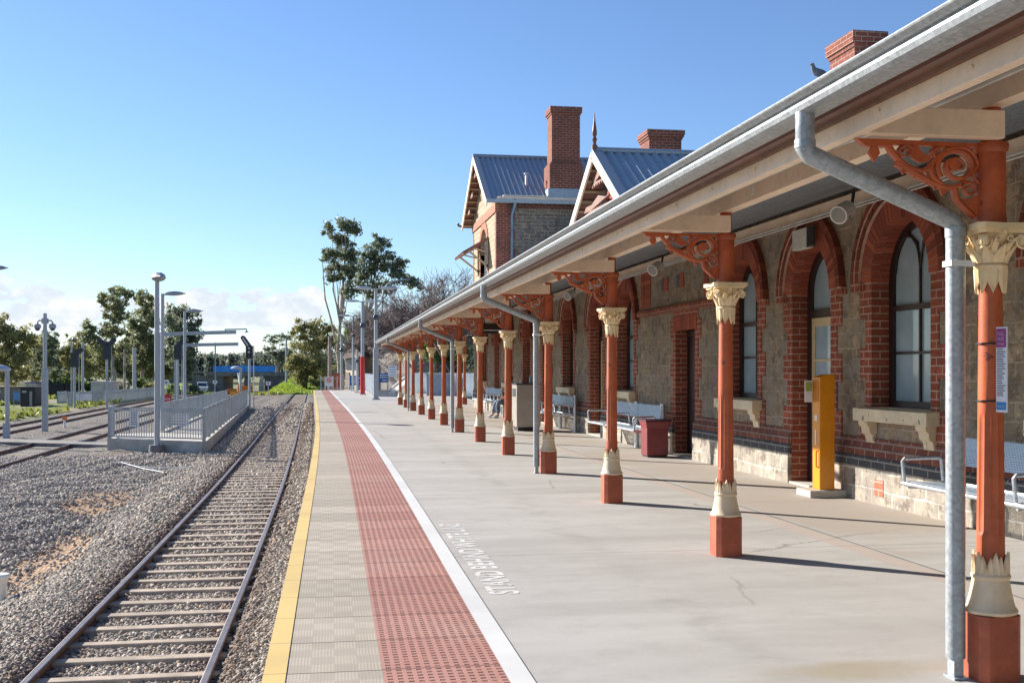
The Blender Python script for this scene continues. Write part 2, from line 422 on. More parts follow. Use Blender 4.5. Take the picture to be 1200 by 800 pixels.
def groundmat():
    g = G('ballast_and_dirt'); p = g.pos(); s = g.sep(p)
    n1 = g.noise(p, .5, 5, .6); n2 = g.noise(p, 3, 5, .65)
    vc = g.vor(p, 17, 'F1', 'Color'); vd = g.vor(p, 17, 'F1', 'Distance'); r = g.sep(vc)[0]
    bal = g.ramp(r, [(0,(.08,.073,.066)),(.35,(.24,.22,.19)),(.7,(.38,.345,.3)),(1,(.54,.5,.45))])
    bal = g.mix(g.rng(vd, .35, .8), bal, (.08,.07,.06))
    bal = g.mix(g.mth('MULTIPLY', g.rng(n1, .4, .7), .45), bal, (.2,.14,.095))
    # bare orange earth
    es = []
    for (qx, qy, qa, qb) in ((-4.2, 18.2, .8, 4.0), (-4.95, 25.6, 1.0, 3.0)):
        ex = g.mth('DIVIDE', g.mth('SUBTRACT', s[0], qx), qa); ey = g.mth('DIVIDE', g.mth('SUBTRACT', s[1], qy), qb)
        es.append(g.mth('ADD', g.mth('MULTIPLY', ex, ex), g.mth('MULTIPLY', ey, ey)))
    e = g.mth('ADD', g.mth('MINIMUM', es[0], es[1]), g.mth('MULTIPLY', g.mth('SUBTRACT', n2, .5), 1.2))
    col = g.mix(g.rng(e, .5, 1.3, 1, 0), bal, g.mix(g.rng(n2, .3, .7), (.36,.225,.135), (.47,.32,.205)))
    # grass and dirt beyond the tracks
    fx = g.mth('ADD', s[0], g.mth('MULTIPLY', g.mth('SUBTRACT', n1, .5), 5))
    out = g.mth('MAXIMUM', g.rng(fx, -17.2, -16.0, 1, 0), g.rng(g.mth('ADD', s[1], g.mth('MULTIPLY', g.mth('SUBTRACT', n1, .5), 16)), 122, 132))
    out = g.mth('MAXIMUM', out, g.mth('MULTIPLY', g.rng(s[0], 9, 11), 1.0))
    gr = g.mix(g.rng(g.noise(p, .16, 5, .6), .38, .6), (.33,.27,.2), g.mix(g.rng(n2, .3, .7), (.1,.15,.03), (.24,.27,.07)))
    col = g.mix(out, col, gr)
    g.bump(g.mth('ADD', g.mth('MULTIPLY', vd, -1.2), n2), .9, .03)
    return g.end(col, .95, 0, .15)
gnd = np_mesh('ground', np.stack([GX, GY, GZ], -1).reshape(-1,3), fc, groundmat(), smooth=True); struct(gnd)

# ---------------- loose ballast stones near the camera
ico = bmesh.new(); bmesh.ops.create_icosphere(ico, subdivisions=1, radius=1)
IV = np.array([v.co[:] for v in ico.verts]); IF = np.array([[v.index for v in f.verts] for f in ico.faces]); ico.free()
SLP = .66
def stones(n, y0, y1, smin, smax, pw=1.0):
    # uniform in the visible wedge between the frame edge and the platform
    y = np.sqrt(rng.uniform(y0*y0, y1*y1, n*2)); x = -rng.uniform(.02, 1, n*2)*(.335*y + .6) - .25
    t = x - dx(y)
    keep = t < -.34
    for rx in (TRK-.77, TRK+.77): keep &= np.abs(t - rx) > .075
    insl = (np.abs(((y/SLP) % 1) - .5) < .2) & (np.abs(t - TRK) < .74)
    keep &= ~(insl & (rng.random(n*2) > .3 + .45*np.clip((y-20)/25, 0, 1)))
    for (qx, qy, qa, qb) in ((-4.2, 18.2, .55, 3.0), (-4.95, 25.6, .75, 2.2)):
        ex = (x - qx - (y-qy)*-.08)/qa; ey = (y - qy)/qb
        keep &= ~(((ex*ex + ey*ey) < 1.0 + .8*(rng.random(n*2)-.5)) & (rng.random(n*2) > .14))
    ramp = (t < -3.75) & (y > 37.0); keep &= ~ramp
    x, y = x[keep][:n], y[keep][:n]; m = len(x)
    s = rng.uniform(smin, smax, m)*np.exp(rng.normal(0, .18, m))
    sc = s[:,None]*rng.uniform(.6, 1.15, (m,3)); sc[:,2] *= .8
    z = gz(x, y) + s*.25
    V = IV[None]*(1 + rng.normal(0, .2, (m, len(IV), 1)))*sc[:,None,:]
    q = rng.normal(size=(m,4)); q /= np.linalg.norm(q, axis=1)[:,None]
    w,a,b,c = q.T
    Rm = np.stack([1-2*(b*b+c*c), 2*(a*b-c*w), 2*(a*c+b*w), 2*(a*b+c*w), 1-2*(a*a+c*c), 2*(b*c-a*w), 2*(a*c-b*w), 2*(b*c+a*w), 1-2*(a*a+b*b)], -1).reshape(m,3,3)
    V = np.einsum('mij,mkj->mki', Rm, V) + np.stack([x,y,z], -1)[:,None,:]
    Fc = IF[None] + (np.arange(m)*len(IV))[:,None,None]
    return V.reshape(-1,3), Fc.reshape(-1,3)
def stonemat():
    g = G('ballast_stone'); ri = g.n('ShaderNodeNewGeometry').outputs['Random Per Island']; p = g.pos()
    col = g.ramp(ri, [(0,(.2,.175,.15)),(.3,(.36,.315,.26)),(.6,(.5,.43,.345)),(.82,(.6,.52,.42)),(.93,(.45,.3,.19)),(1,(.7,.65,.57))])
    s = g.sep(p); far = g.rng(g.mth('ADD', s[0], g.mth('MULTIPLY', g.noise(p,.5,4), 2.0)), -4.6, -2.2, 1, 0)
    col = g.mix(g.mth('MULTIPLY', far, .45), col, (.43,.39,.345))
    rusty = g.rng(g.mth('ABSOLUTE', g.mth('SUBTRACT', g.mth('ABSOLUTE', g.mth('SUBTRACT', s[0], TRK)), .77)), .05, .42, .5, 0)
    col = g.mix(rusty, col, (.13,.062,.04))
    col = g.mix(g.mth('MULTIPLY', g.rng(g.noise(p, 30, 3), .4, .75), .3), col, (.14,.115,.09))
    return g.end(col, .92, 0, .2)
A = stones(62000, 6.2, 17, .015, .03); B = stones(90000, 17, 48, .024, .042); Cc = stones(40000, 48, 92, .04, .08)
Vs = np.concatenate([A[0], B[0], Cc[0]]); Fs = np.concatenate([A[1], B[1]+len(A[0]), Cc[1]+len(A[0])+len(B[0])])
bst = np_mesh('gravel', Vs, Fs, stonemat()); tag(bst, 'grey and tan crushed stone ballast around the rails', 'gravel', kind='stuff')

# ---------------- tracks
def rail_mesh(cx, y0, y1, step, head=True):
    yy = np.arange(y0, y1+.01, step)
    return [(cx + float(dx(y)), float(y), float(RAILZ - 1.2*sst((y-115)/90))) for y in yy]
def sweep(mb, path, prof, smooth=False):
    n = len(prof); vs = []
    for (x, y, z) in path: vs += [(x+a, y, z+b) for a, b in prof]
    fs = []
    for i in range(len(path)-1):
        for k in range(n):
            k2 = (k+1) % n; fs.append((i*n+k, i*n+k2, (i+1)*n+k2, (i+1)*n+k))
    fs.append(tuple(range(n))); fs.append(tuple((len(path)-1)*n + k for k in reversed(range(n))))
    return mb.add(vs, fs, smooth)
RAILP = [(-.065,-.14),(.065,-.14),(.065,-.128),(.012,-.112),(.012,-.045),(.036,-.034),(.036,-.004),(-.036,-.004),(-.036,-.034),(-.012,-.045),(-.012,-.112),(-.065,-.128)]
HEADP = [(-.034,-.004),(.034,-.004),(.034,0),(.026,.005),(-.026,.005),(-.034,0)]
def track(name, label, cx, y0, y1, gauge, near=False, mat='rust'):
    t = thing(name, label, 'railway track', (cx, max(y0, 8), -1.25))
    for s in (-1, 1):
        pth = rail_mesh(cx + s*gauge/2, y0, y1, 1.0)
        r = sweep(MB(), pth, RAILP).build('rail', M[mat], t)
        sweep(MB(), pth, HEADP).build('rail_head', M['railtop'], r)
    k0 = int(y0/SLP); ks = [k for k in range(k0, int(y1/SLP))]
    nearb = 0; far = MB()
    for k in ks:
        y = (k+.5)*SLP; x = cx + float(dx(y)); j = random.uniform(-.02,.02); w = random.uniform(.07,.1)
        z = RAILZ - .135 + random.uniform(-.008,.006) - 1.2*float(sst((y-115)/90))
        if near and nearb < 90 and y > 7:
            MB().box(x-1.2+j, x+1.2+j, y-w, y+w, z-.15, z+.075).build('sleeper', M['sleeper'], t, bevel=.012); nearb += 1
        elif y > 7: far.box(x-1.2+j, x+1.2+j, y-w, y+w, z-.15, z+.03)
    if far.v:
        o = far.build('sleepers', M['sleeper'], t); o['kind'] = 'stuff'
    return t
track('railway_track', 'rusty railway track running beside the yellow platform edge', TRK, 4, 230, 1.5, near=True)
track('railway_track', 'rusty track crossed by the concrete path, left of the fenced ramp', -9.7, 22, 220, 1.5, mat='rusttrack')
track('railway_track', 'farthest rusty track, running below the grey paling fence', -14.1, 34, 215, 1.5, mat='rusttrack')
MB().bar((-4.2,78,-1.18),(-.75,78,-1.18),.25,.1).build('crossing_plank', M['concretedark']).update_tag()
tag(bpy.data.objects['crossing_plank'], 'dark plank lying across the near rails at the platform end', 'plank')

# ---------------- platform
PE = -.281
Ynear, Yend = -8.0, 86.0
yy = np.concatenate([np.arange(Ynear, 40, .5), np.arange(40, Yend+.01, 1.0)])
def strip(name, xa, xb, z, mat, y0=Ynear, y1=Yend, follow=True, xb_straight=False):
    ys_ = [y for y in yy if y0-1e-6 <= y <= y1+1e-6]
    if ys_[-1] < y1: ys_.append(y1)
    me = bpy.data.meshes.new(name); vs = []; uv = []
    for y in ys_:
        d = float(dx(y)) if follow else 0
        vs += [(xa+d, y, z), (xb+(0 if xb_straight else d), y, z)]; uv += [(xa, y), (xb, y)]
    fs = [(2*i, 2*i+1, 2*i+3, 2*i+2) for i in range(len(ys_)-1)]
    me.from_pydata(vs, [], fs); l = me.uv_layers.new(name='UVMap')
    for lp in me.loops: l.data[lp.index].uv = uv[lp.vertex_index]
    o = bpy.data.objects.new(name, me); COL.objects.link(o); me.materials.append(mat); return struct(o)

def concretemat():
    g = G('platform_concrete'); p = g.pos(); s = g.sep(p)
    st = g.n('ShaderNodeVectorMath', operation='MULTIPLY'); g.lk(p, st.inputs[0]); st.inputs[1].default_value = (.35, 1.6, 1)
    n1 = g.noise(st.outputs[0], .8, 6, .6); n2 = g.noise(p, 3.2, 6, .7); n3 = g.noise(p, 60, 3, .7)
    col = g.mix(g.rng(n1, .3, .7), (.365,.342,.308), (.465,.44,.4))
    col = g.mix(g.mth('MULTIPLY', g.rng(n2, .45, .72), .45), col, (.33,.3,.27))
    col = g.mix(g.mth('MULTIPLY', g.rng(n3, .55, .75), .35), col, (.24,.21,.18))
    n4 = g.noise(p, 230, 2, .6); col = g.mix(g.mth('MULTIPLY', g.rng(n4, .5, .8), .35), col, (.6,.57,.53)); 
    n5 = g.noise(p, 1.3, 6, .7, dist=1.2); col = g.mix(g.mth('MULTIPLY', g.rng(n5, .55, .7), .3), col, (.3,.275,.245))
    ck = g.vor(g.mix(.16, p, g.noise(p, 2.5, 5, .7, 'Color')), .33, 'DISTANCE_TO_EDGE'); ckm = g.mth('MULTIPLY', g.rng(ck, .0015, .004, 1, 0), g.rng(g.noise(p, .3, 2), .5, .56))
    col = g.mix(g.mth('MULTIPLY', ckm, .55), col, (.15,.13,.115))
    # spots of chewing gum and small chips
    v = g.vor(p, 2.3); col = g.mix(g.rng(v, .012, .03, .8, 0), col, (.13,.12,.11))
    # older slab bay by the wall
    patch = g.rng(g.mth('ADD', s[0], g.mth('MULTIPLY', g.noise(p, .7, 3), .3)), 4.72, 4.78)
    col = g.mix(g.mth('MULTIPLY', patch, g.rng(g.noise(p, .45, 4), .35, .6)), col, (.38,.325,.27))
    dl = g.mth('MULTIPLY', g.rng(g.mth('ABSOLUTE', g.mth('SUBTRACT', g.mth('ADD', s[0], g.mth('MULTIPLY', n2, .25)), 2.36)), .02, .22, 1, 0), g.rng(n5, .4, .62)); col = g.mix(g.mth('MULTIPLY', dl, .3), col, (.25,.235,.21))
    # saw-cut joints
    def joint(c, period, w):
        m = g.mth('ABSOLUTE', g.mth('SUBTRACT', g.mth('FRACT', g.mth('DIVIDE', c, period)), .5))
        return g.mth('GREATER_THAN', m, .5 - w/period)
    j = joint(g.mth('ADD', s[1], g.mth('MULTIPLY', n2, .012)), 4.45, .007)
    j2 = g.mth('MULTIPLY', joint(g.mth('ADD', s[1], 1.2), 3.3, .006), g.mth('GREATER_THAN', s[0], 4.56))
    j3 = g.mth('LESS_THAN', g.mth('ABSOLUTE', g.mth('SUBTRACT', s[0], 4.53)), .011)
    jj = g.mth('MAXIMUM', g.mth('MULTIPLY', j, .85), g.mth('MAXIMUM', j2, j3))
    # ribbed warning band let into the slab
    bx = g.mth('LESS_THAN', g.mth('ABSOLUTE', g.mth('SUBTRACT', s[0], 4.41)), .1)
    dots = g.mth('MULTIPLY', g.mth('GREATER_THAN', g.mth('FRACT', g.mth('MULTIPLY', s[0], 40)), .5), g.mth('GREATER_THAN', g.mth('FRACT', g.mth('MULTIPLY', s[1], 40)), .5))
    col = g.mix(g.mth('MULTIPLY', bx, .75), col, g.mix(dots, (.48,.39,.33), (.3,.24,.2)))
    # mossy damp stain by the first downpipe
    ex = g.mth('SUBTRACT', s[0], 2.62); ey = g.mth('SUBTRACT', s[1], 5.2)
    e = g.mth('ADD', g.mth('ADD', g.mth('MULTIPLY', ex, ex), g.mth('MULTIPLY', g.mth('MULTIPLY', ey, ey), 8)), g.mth('MULTIPLY', g.mth('SUBTRACT', n2, .5), 1.0))
    col = g.mix(g.rng(e, -.05, .45, .55, 0), col, (.29,.225,.11))
    col = g.mix(g.mth('MULTIPLY', jj, .8), col, (.09,.08,.07))
    g.bump(g.mth('ADD', g.mth('MULTIPLY', n3, .4), g.mth('MULTIPLY', jj, -2)), .35, .006)
    return g.end(col, g.mth('ADD', .72, g.mth('MULTIPLY', n2, .2)), 0, .3)

TILE = .62
def grooves(g, c, period, w):
    m = g.mth('ABSOLUTE', g.mth('SUBTRACT', g.mth('FRACT', g.mth('DIVIDE', c, period)), .5))
    return g.mth('GREATER_THAN', m, .5 - w/period)
def pavermat():
    g = G('checker_ribbed_pavers'); s = g.sep(g.uv()); u = g.mth('ADD', s[0], .17); v = s[1]; p = g.pos()
    cu = g.mth('FLOOR', g.mth('DIVIDE', u, .1185)); cv = g.mth('FLOOR', g.mth('DIVIDE', v, TILE/4))
    chk = g.mth('MODULO', g.mth('ABSOLUTE', g.mth('ADD', cu, cv)), 2.0)
    rib = g.mth('GREATER_THAN', g.mth('FRACT', g.mth('MULTIPLY', u, 60)), .5)
    tl = g.n('ShaderNodeTexWhiteNoise', noise_dimensions='1D'); g.lk(g.mth('FLOOR', g.mth('DIVIDE', v, TILE)), tl.inputs['W'])
    n = g.noise(p, 2.5, 6, .65)
    col = g.mix(tl.outputs[0], (.335,.29,.22), (.475,.405,.315))
    col = g.mix(g.mth('MULTIPLY', g.rng(n, .4, .75), .5), col, (.28,.24,.19))
    col = g.mix(g.mth('MULTIPLY', g.mth('SUBTRACT', 1.0, chk), .2), col, (.25,.215,.17))
    col = g.mix(g.mth('MULTIPLY', g.mth('MULTIPLY', rib, chk), .26), col, (.62,.56,.46))
    col = g.mix(g.mth('MULTIPLY', g.mth('MULTIPLY', rib, g.mth('SUBTRACT', 1.0, chk)), .1), col, (.6,.55,.47))
    gr = grooves(g, v, TILE, .006); col = g.mix(g.mth('MULTIPLY', gr, .85), col, (.06,.05,.04))
    g.bump(g.mth('SUBTRACT', g.mth('MULTIPLY', g.mth('MULTIPLY', rib, chk), .3), gr), .6, .006)
    return g.end(col, .8, 0, .3)
def tactilemat():
    g = G('red_tactile_pavers'); s = g.sep(g.uv()); u = g.mth('SUBTRACT', s[0], .303); v = s[1]; p = g.pos()
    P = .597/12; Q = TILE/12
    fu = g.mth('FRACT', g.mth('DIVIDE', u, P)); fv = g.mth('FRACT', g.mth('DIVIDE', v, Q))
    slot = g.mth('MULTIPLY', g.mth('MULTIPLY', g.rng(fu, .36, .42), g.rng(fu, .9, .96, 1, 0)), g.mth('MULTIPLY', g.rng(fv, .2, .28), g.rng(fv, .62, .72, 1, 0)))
    tl = g.n('ShaderNodeTexWhiteNoise', noise_dimensions='1D'); g.lk(g.mth('FLOOR', g.mth('DIVIDE', v, TILE)), tl.inputs['W'])
    n = g.noise(p, 3, 6, .65)
    col = g.mix(tl.outputs[0], (.385,.175,.135), (.49,.25,.195))
    col = g.mix(g.mth('MULTIPLY', g.rng(n, .35, .75), .6), col, (.36,.18,.14)); n7 = g.noise(p, .9, 5, .7); col = g.mix(g.mth('MULTIPLY', g.rng(n7, .5, .72), .4), col, (.5,.36,.29))
    gr = grooves(g, v, TILE, .007)
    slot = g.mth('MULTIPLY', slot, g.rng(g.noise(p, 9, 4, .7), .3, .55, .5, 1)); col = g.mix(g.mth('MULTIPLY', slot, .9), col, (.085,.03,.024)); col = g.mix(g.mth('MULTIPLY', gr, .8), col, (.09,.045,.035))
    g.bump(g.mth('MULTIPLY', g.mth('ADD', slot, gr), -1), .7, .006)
    return g.end(col, .8, 0, .3)
def linemat(name, c, wear, per=None):
    g = G(name); p = g.pos(); n = g.noise(p, 5, 6, .75); n2 = g.noise(p, .8, 3)
    col = g.mix(g.rng(n2, .35, .7), c, tuple(x*.86 for x in c))
    col = g.mix(g.rng(n, wear, wear+.05), col, (.4,.35,.29))
    if per:
        gr = grooves(g, g.sep(g.uv())[1], per, .005); col = g.mix(g.mth('MULTIPLY', gr, .6), col, (.1,.08,.05))
    return g.end(col, .6, 0, .35)
strip('platform', 1.0, 6.3, 0.0, concretemat(), xb_straight=True)
strip('platform_margin', 6.3, 7.5, 0.0, concretemat(), y0=46.5, follow=False)
strip('platform_edge_paving', PE, .303, .004, pavermat())
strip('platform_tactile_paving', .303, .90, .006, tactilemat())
strip('platform_white_line', .90, 1.02, .006, linemat('white_line_paint', (.7,.69,.655), .71))
strip('platform_yellow_line', PE+.001, PE+.112, .008, linemat('yellow_line_paint', (.72,.51,.18), .655, TILE))
# platform front wall with nosing, and its far end
pw = MB()
vs = []; fs = []
prof = [(0.0,.004),(-.0,-.07),(.05,-.075),(.05,-1.6)]
for y in yy:
    d = float(dx(y)); vs += [(PE + d + a, y, b) for a, b in prof]
for i in range(len(yy)-1):
    for k in range(3): fs.append((i*4+k, i*4+k+1, (i+1)*4+k+1, (i+1)*4+k))
pw.add(vs, fs); pw.box(PE+float(dx(86))+.05, 7.5, Yend, Yend+.2, -1.6, .0)
struct(pw.build('platform_wall', M['concretedark'], fix=False))

# painted lettering read from the building side
v, f = text2d('STAND BEHIND WHITE LINE', .27, .0006, 1.0, .006)
mxx = max(p[0] for p in v); hh = max(p[1] for p in v)
lt = MB().add([(1.285 - p[1]/hh*.2, 7.35 + p[0]*3.45/mxx, .0015 + p[2]) for p in v], f)
o = lt.build('platform_lettering', linemat('lettering_paint', (.72,.7,.65), .57), fix=False); struct(o)
# ================================================================== station building
WX = 6.15            # face of the wall
PX = 6.08            # face of the stone base
SPR = 2.5            # height the arches spring from
def to_wall(v, x):   # (along, up, depth) -> world, face at x, going into the wall
    return [(x + p[2], p[0], p[1]) for p in v]
bld = thing('station_building', 'long red brick and rubble stone station building with arched openings behind the verandah', 'station building', (6.6, 23, 0))

k = 6.15/6.05
# (kind, near edge y, far edge y)
OPEN = [('window', 7.4, 8.63), ('window', 10.55, 11.80), ('door', 12.85, 13.98), ('window', 15.2, 16.45), ('flat', 17.95, 19.0),
        ('window', 21.75, 23.0), ('door', 24.3, 25.45), ('window', 27.3, 28.55), ('door', 30.2, 31.3), ('window', 33.3, 34.5),
        ('window', 36.6, 37.85), ('door', 39.4, 40.5), ('window', 42.6, 43.8)]
Y0W, Y1W = -4.0, 46.4
def arch_pts(yc, r, z, n=18, a0=0, a1=PI):
    return [(yc + r*math.cos(a0+(a1-a0)*i/n), z + 1.06*r*math.sin(a0+(a1-a0)*i/n)) for i in range(n+1)]
def opening(kind, a, b, gap=0.0):
    bot = {'window':1.07, 'door':0.0, 'flat':0.0}[kind]
    if kind == 'flat': return [(a-gap, bot), (b+gap, bot), (b+gap, 2.2+gap), (a-gap, 2.2+gap)]
    yc = (a+b)/2; r = (b-a)/2
    return [(a-gap, bot-gap*0), (b+gap, bot)] + arch_pts(yc, r+gap, SPR)
# rubble wall with holes
holes = []
for kd, a, b in OPEN:
    h = opening(kd, a, b, .1)
    if kd != 'window': h = [(p[0], max(p[1], -.01) if p[1] > 0 else -.05) for p in h]
    holes.append(h)
top = 4.15
outer = [(Y0W, -.3), (Y1W, -.3), (Y1W, top), (Y0W, top)]
v, f = fill(outer, [[(p[0], max(p[1], -.2)) for p in h] for h in holes], .34)
MB().add(to_wall(v, WX), f).build('stone_wall', M['stone'], bld)
MB().box(WX+1.6, WX+1.7, Y0W, Y1W, 0, top).box(WX+.34, 13, Y1W-.3, Y1W, 0, top).build('inner_wall', M['brickdark'], bld)
MB().box(WX+.0, 13, Y1W, Y1W+.02, 0, 4.15).box(WX, 13, Y0W-.3, Y0W, 0, 4.15).build('end_wall', M['stone'], bld)

def toothed(a, b, z0, z1, side, w0=.23, w1=.36, step=.34):
    """outline points of a quoin edge going up (side -1: edge left of a)"""
    pts = []; z = z0; i = 0
    while z < z1 - 1e-6:
        w = w0 if i % 2 else w1; zt = min(z + step, z1)
        x = a - w if side < 0 else b + w
        pts += [(x, z), (x, zt)]; z = zt; i += 1
    return pts
def ring(mb, yc, zc, r0, r1, n, x0, x1, gap=.006):
    for i in range(n):
        a0 = PI*i/n; a1 = PI*(i+1)/n
        def P(r, a): return (yc + r*math.cos(a), zc + 1.06*r*math.sin(a))
        g0 = gap/(2*r0); g1 = gap/(2*r1); j = random.uniform(-.002, .002)
        q = [P(r0, a0+g0), P(r1, a0+g1), P(r1, a1-g1), P(r0, a1-g0)]
        mb.prism([(x0+j, p[0], p[1]) for p in q], (x1-x0, 0, 0))
for i, (kd, a, b) in enumerate(OPEN):
    yc = (a+b)/2; r = (b-a)/2; far = yc > 29
    zb = {'window':.74, 'door':0.0, 'flat':0.0}[kd]
    # ---- brick dressings round the opening
    if kd == 'flat':
        L = toothed(a, b, zb, 2.55, -1, .16, .3); Rr = toothed(a, b, zb, 2.55, 1, .16, .3)
        out = Rr + list(reversed(L))
        hole = [(a, -.05), (b, -.05), (b, 2.2), (a, 2.2)]
        poly = [(a, zb), (a, 2.2), (b, 2.2), (b, zb)]
        out = poly[::-1] and ([(b, zb)] + Rr + list(reversed(L)) + [(a, zb), (a, 2.2), (b, 2.2)])
        v, f = fill(out, [], .4)
        sur = MB().add(to_wall(v, WX-.012), f).build('brick_surround', M['brick'], bld)
        hd = MB()
        n = 16
        for q in range(n):
            y = a - .1 + (b-a+.2)*q/n
            hd.box(WX-.022, WX+.2, y+.004, y+(b-a+.2)/n-.004, 2.2, 2.45)
        hd.build('flat_arch', M['vous'], sur)
    else:
        tw = dict(w0=.17, w1=.3) if kd == 'door' else dict(w0=.15, w1=.28)
        L = toothed(a, b, zb, SPR, -1, **tw); Rr = toothed(a, b, zb, SPR, 1, **tw)
        arch = arch_pts(yc, r+.235, SPR)
        arch[0] = (yc+r+.235, SPR); arch[-1] = (yc-r-.235, SPR)
        if True:
            inner = arch_pts(yc, r, SPR)
            out = [(b, zb)] + Rr + arch + list(reversed(L)) + [(a, zb)] + list(reversed(inner)); hole = []
        v, f = fill(out, hole, .4)
        sur = MB().add(to_wall(v, WX-.012), f).build('brick_surround', M['brick'], bld)
        # mortar bed and arch bricks
        mb = MB()
        ring(mb, yc, SPR, r-.006, r+.225, 16 if far else 30, WX-.03, WX+.25, .009)
        mb.build('arch_bricks', M['vous'], sur)
        mb = MB()
        ring(mb, yc, SPR, r+.24, r+.31, 10 if far else 22, WX-.066, WX+.1, .01)
        ring(mb, yc, SPR, r+.325, r+.385, 12 if far else 24, WX-.085, WX+.1, .01)
        mb.build('hood_bricks', M['vousdark'], sur)
        for r0_, r1_, xf_ in ((r-.001, r+.236, WX-.023), (r+.2361, r+.318, WX-.058), (r+.3181, r+.37, WX-.077)):
            v, f = fill(arch_pts(yc, r1_, SPR, 28) + list(reversed(arch_pts(yc, r0_, SPR, 28))), [], .1)
            MB().add(to_wall(v, xf_), f).build('mortar_bed', M['mortar'], sur)
        # impost: label stops either side
        mb = MB()
        for s in (-1, 1):
            yq = yc + s*(r+.3)
            mb.box(WX-.06, WX+.1, yq-.12, yq+.12, SPR-.09, SPR-.002)
        mb.build('label_stop', M['brick'], sur)
    # ---- joinery
    X = WX + .2
    if kd == 'window':
        w = MB(); 
        v, f = fill(opening('window', a, b, .02), [[(p[0], p[1]) for p in
            [(a+.08, 1.16), (b-.08, 1.16), (b-.08, SPR-.33), (a+.08, SPR-.33)]],
            [(a+.08, SPR-.27), (b-.08, SPR-.27)] + arch_pts(yc, r-.08, SPR)], .07)
        w.add(to_wall(v, X), f)
        wf = w.build('window', M['frame'], bld)
        g = MB().box(X+.045, X+.06, a+.04, b-.04, 1.1, SPR)
        v, f = fill([(a+.04, SPR-.005), (b-.04, SPR-.005)] + arch_pts(yc, r-.04, SPR), [], .014)
        g.add(to_wall(v, X+.046), f); g.build('pane', M['glass'], wf)
        bars = MB()
        bars.box(X+.02, X+.044, yc-.015, yc+.015, 1.16, SPR-.33); bars.box(X+.021, X+.043, a+.08, b-.08, 1.68, 1.71)
        # curved glazing bars: two lancets under the arch
        bars.box(X+.02, X+.044, yc-.013, yc+.013, SPR-.27, SPR+.12)
        def lan(cy, rr, a0, a1): return [(X+.03, cy + rr*math.cos(t), SPR+.1+1.5*rr*math.sin(t)) for t in np.linspace(a0, a1, 9)]
        for s in (-1, 1):
            c = yc + s*r*.42
            bars.tube(lan(c, r*.42, 0, PI), .013, 6)
            bars.tube([(X+.03, yc, SPR+.1+.0), (X+.03, yc + s*r*.1, SPR+.4), (X+.03, yc+s*r*.45, SPR+.86*r)], .012, 6)
        bars.build('glazing_bar', M['frame'], wf)
        if i == 1: MB().box(X+.04, X+.0445, yc-.36, yc-.2, SPR+.02, SPR+.1).build('sticker', M['signwhite'], wf)
        # projecting sill on two shaped corbels
        s = MB(); s.prism([(WX-.16, a-.17, 1.07), (WX-.16, a-.17, .93), (WX+.1, a-.17, .93), (WX+.1, a-.17, 1.09)], (0, b-a+.34, 0))
        for yq in (a-.1, b-.1):
            s.prism([(WX-.13, yq, .93), (WX+.02, yq, .93), (WX+.02, yq, .68), (WX-.03, yq, .68), (WX-.045, yq, .76), (WX-.085, yq, .79), (WX-.095, yq, .86), (WX-.125, yq, .88)], (0, .2, 0))
        s.build('sill', M['sill'], wf, bevel=.006)
    else:
        dr = MB(); topz = SPR-.12 if kd == 'door' else 2.16
        if kd == 'door':
            v, f = fill([(a-.02, 0.0)] + [(a-.02, SPR)] + list(reversed(arch_pts(yc, r+.02, SPR))) + [(b+.02, SPR), (b+.02, 0.0), (b-.09, 0.0), (b-.09, 2.2), (a+.09, 2.2), (a+.09, 0.0)],
                        [[(a+.1, 2.3), (b-.1, 2.3)] + arch_pts(yc, r-.1, SPR)], .08)
            dr.add(to_wall(v, X), f)
        else:
            dr.box(X, X+.08, a-.01, a+.08, 0, 2.2).box(X, X+.08, b-.08, b+.01, 0, 2.2).box(X, X+.08, a+.08, b-.08, 2.1, 2.2)
        df = dr.build('door', M['frame'], bld)
        if kd == 'door':
            v, f = fill([(a+.05, 2.25), (b-.05, 2.25)] + arch_pts(yc, r-.05, SPR), [], .014)
            MB().add(to_wall(v, X+.05), f).build('fanlight_pane', M['glass'], df)
            leaf = MB(); y0, y1 = a+.095, b-.095
            leaf.box(X+.02, X+.065, y0, y0+.09, .01, 2.19).box(X+.02, X+.065, y1-.09, y1, .01, 2.19)
            for z0, z1 in ((.01, .3), (1.0, 1.12), (1.62, 1.65), (2.08, 2.19)): leaf.box(X+.021, X+.064, y0+.09, y1-.09, z0, z1)
            leaf.box(X+.035, X+.05, y0+.09, y1-.09, .3, 1.0)
            dl = leaf.build('door_leaf', M['doorcream'], df)
            MB().box(X+.038, X+.048, y0+.09, y1-.09, 1.12, 2.08).build('door_pane', M['glass'], df)
            MB().tube([(X-.03, y0+.05, 1.02), (X-.03, y0+.14, 1.02)], .011, 8).tube([(X+.03, y0+.05, 1.02), (X-.03, y0+.05, 1.02)], .009, 8).build('handle', M['steel'], df)
        else:
            lf = MB().box(X+.02, X+.065, a+.08, b-.08, .01, 2.1)
            for z0, z1 in ((.15, .9), (1.05, 1.95)):
                for q in range(2):
                    ya = a+.15 + q*(b-a-.2)/2; lf.box(X+.005, X+.02, ya, ya+.33, z0, z1)
            lf.build('door_leaf', M['frame'], df)
            MB().ball((X-.03, a+.16, 1.02), .03).build('handle', M['steel'], df)
        MB().box(WX-.06, WX+.4, a, b, 0.001, .03).build('threshold', M['concrete'], df)

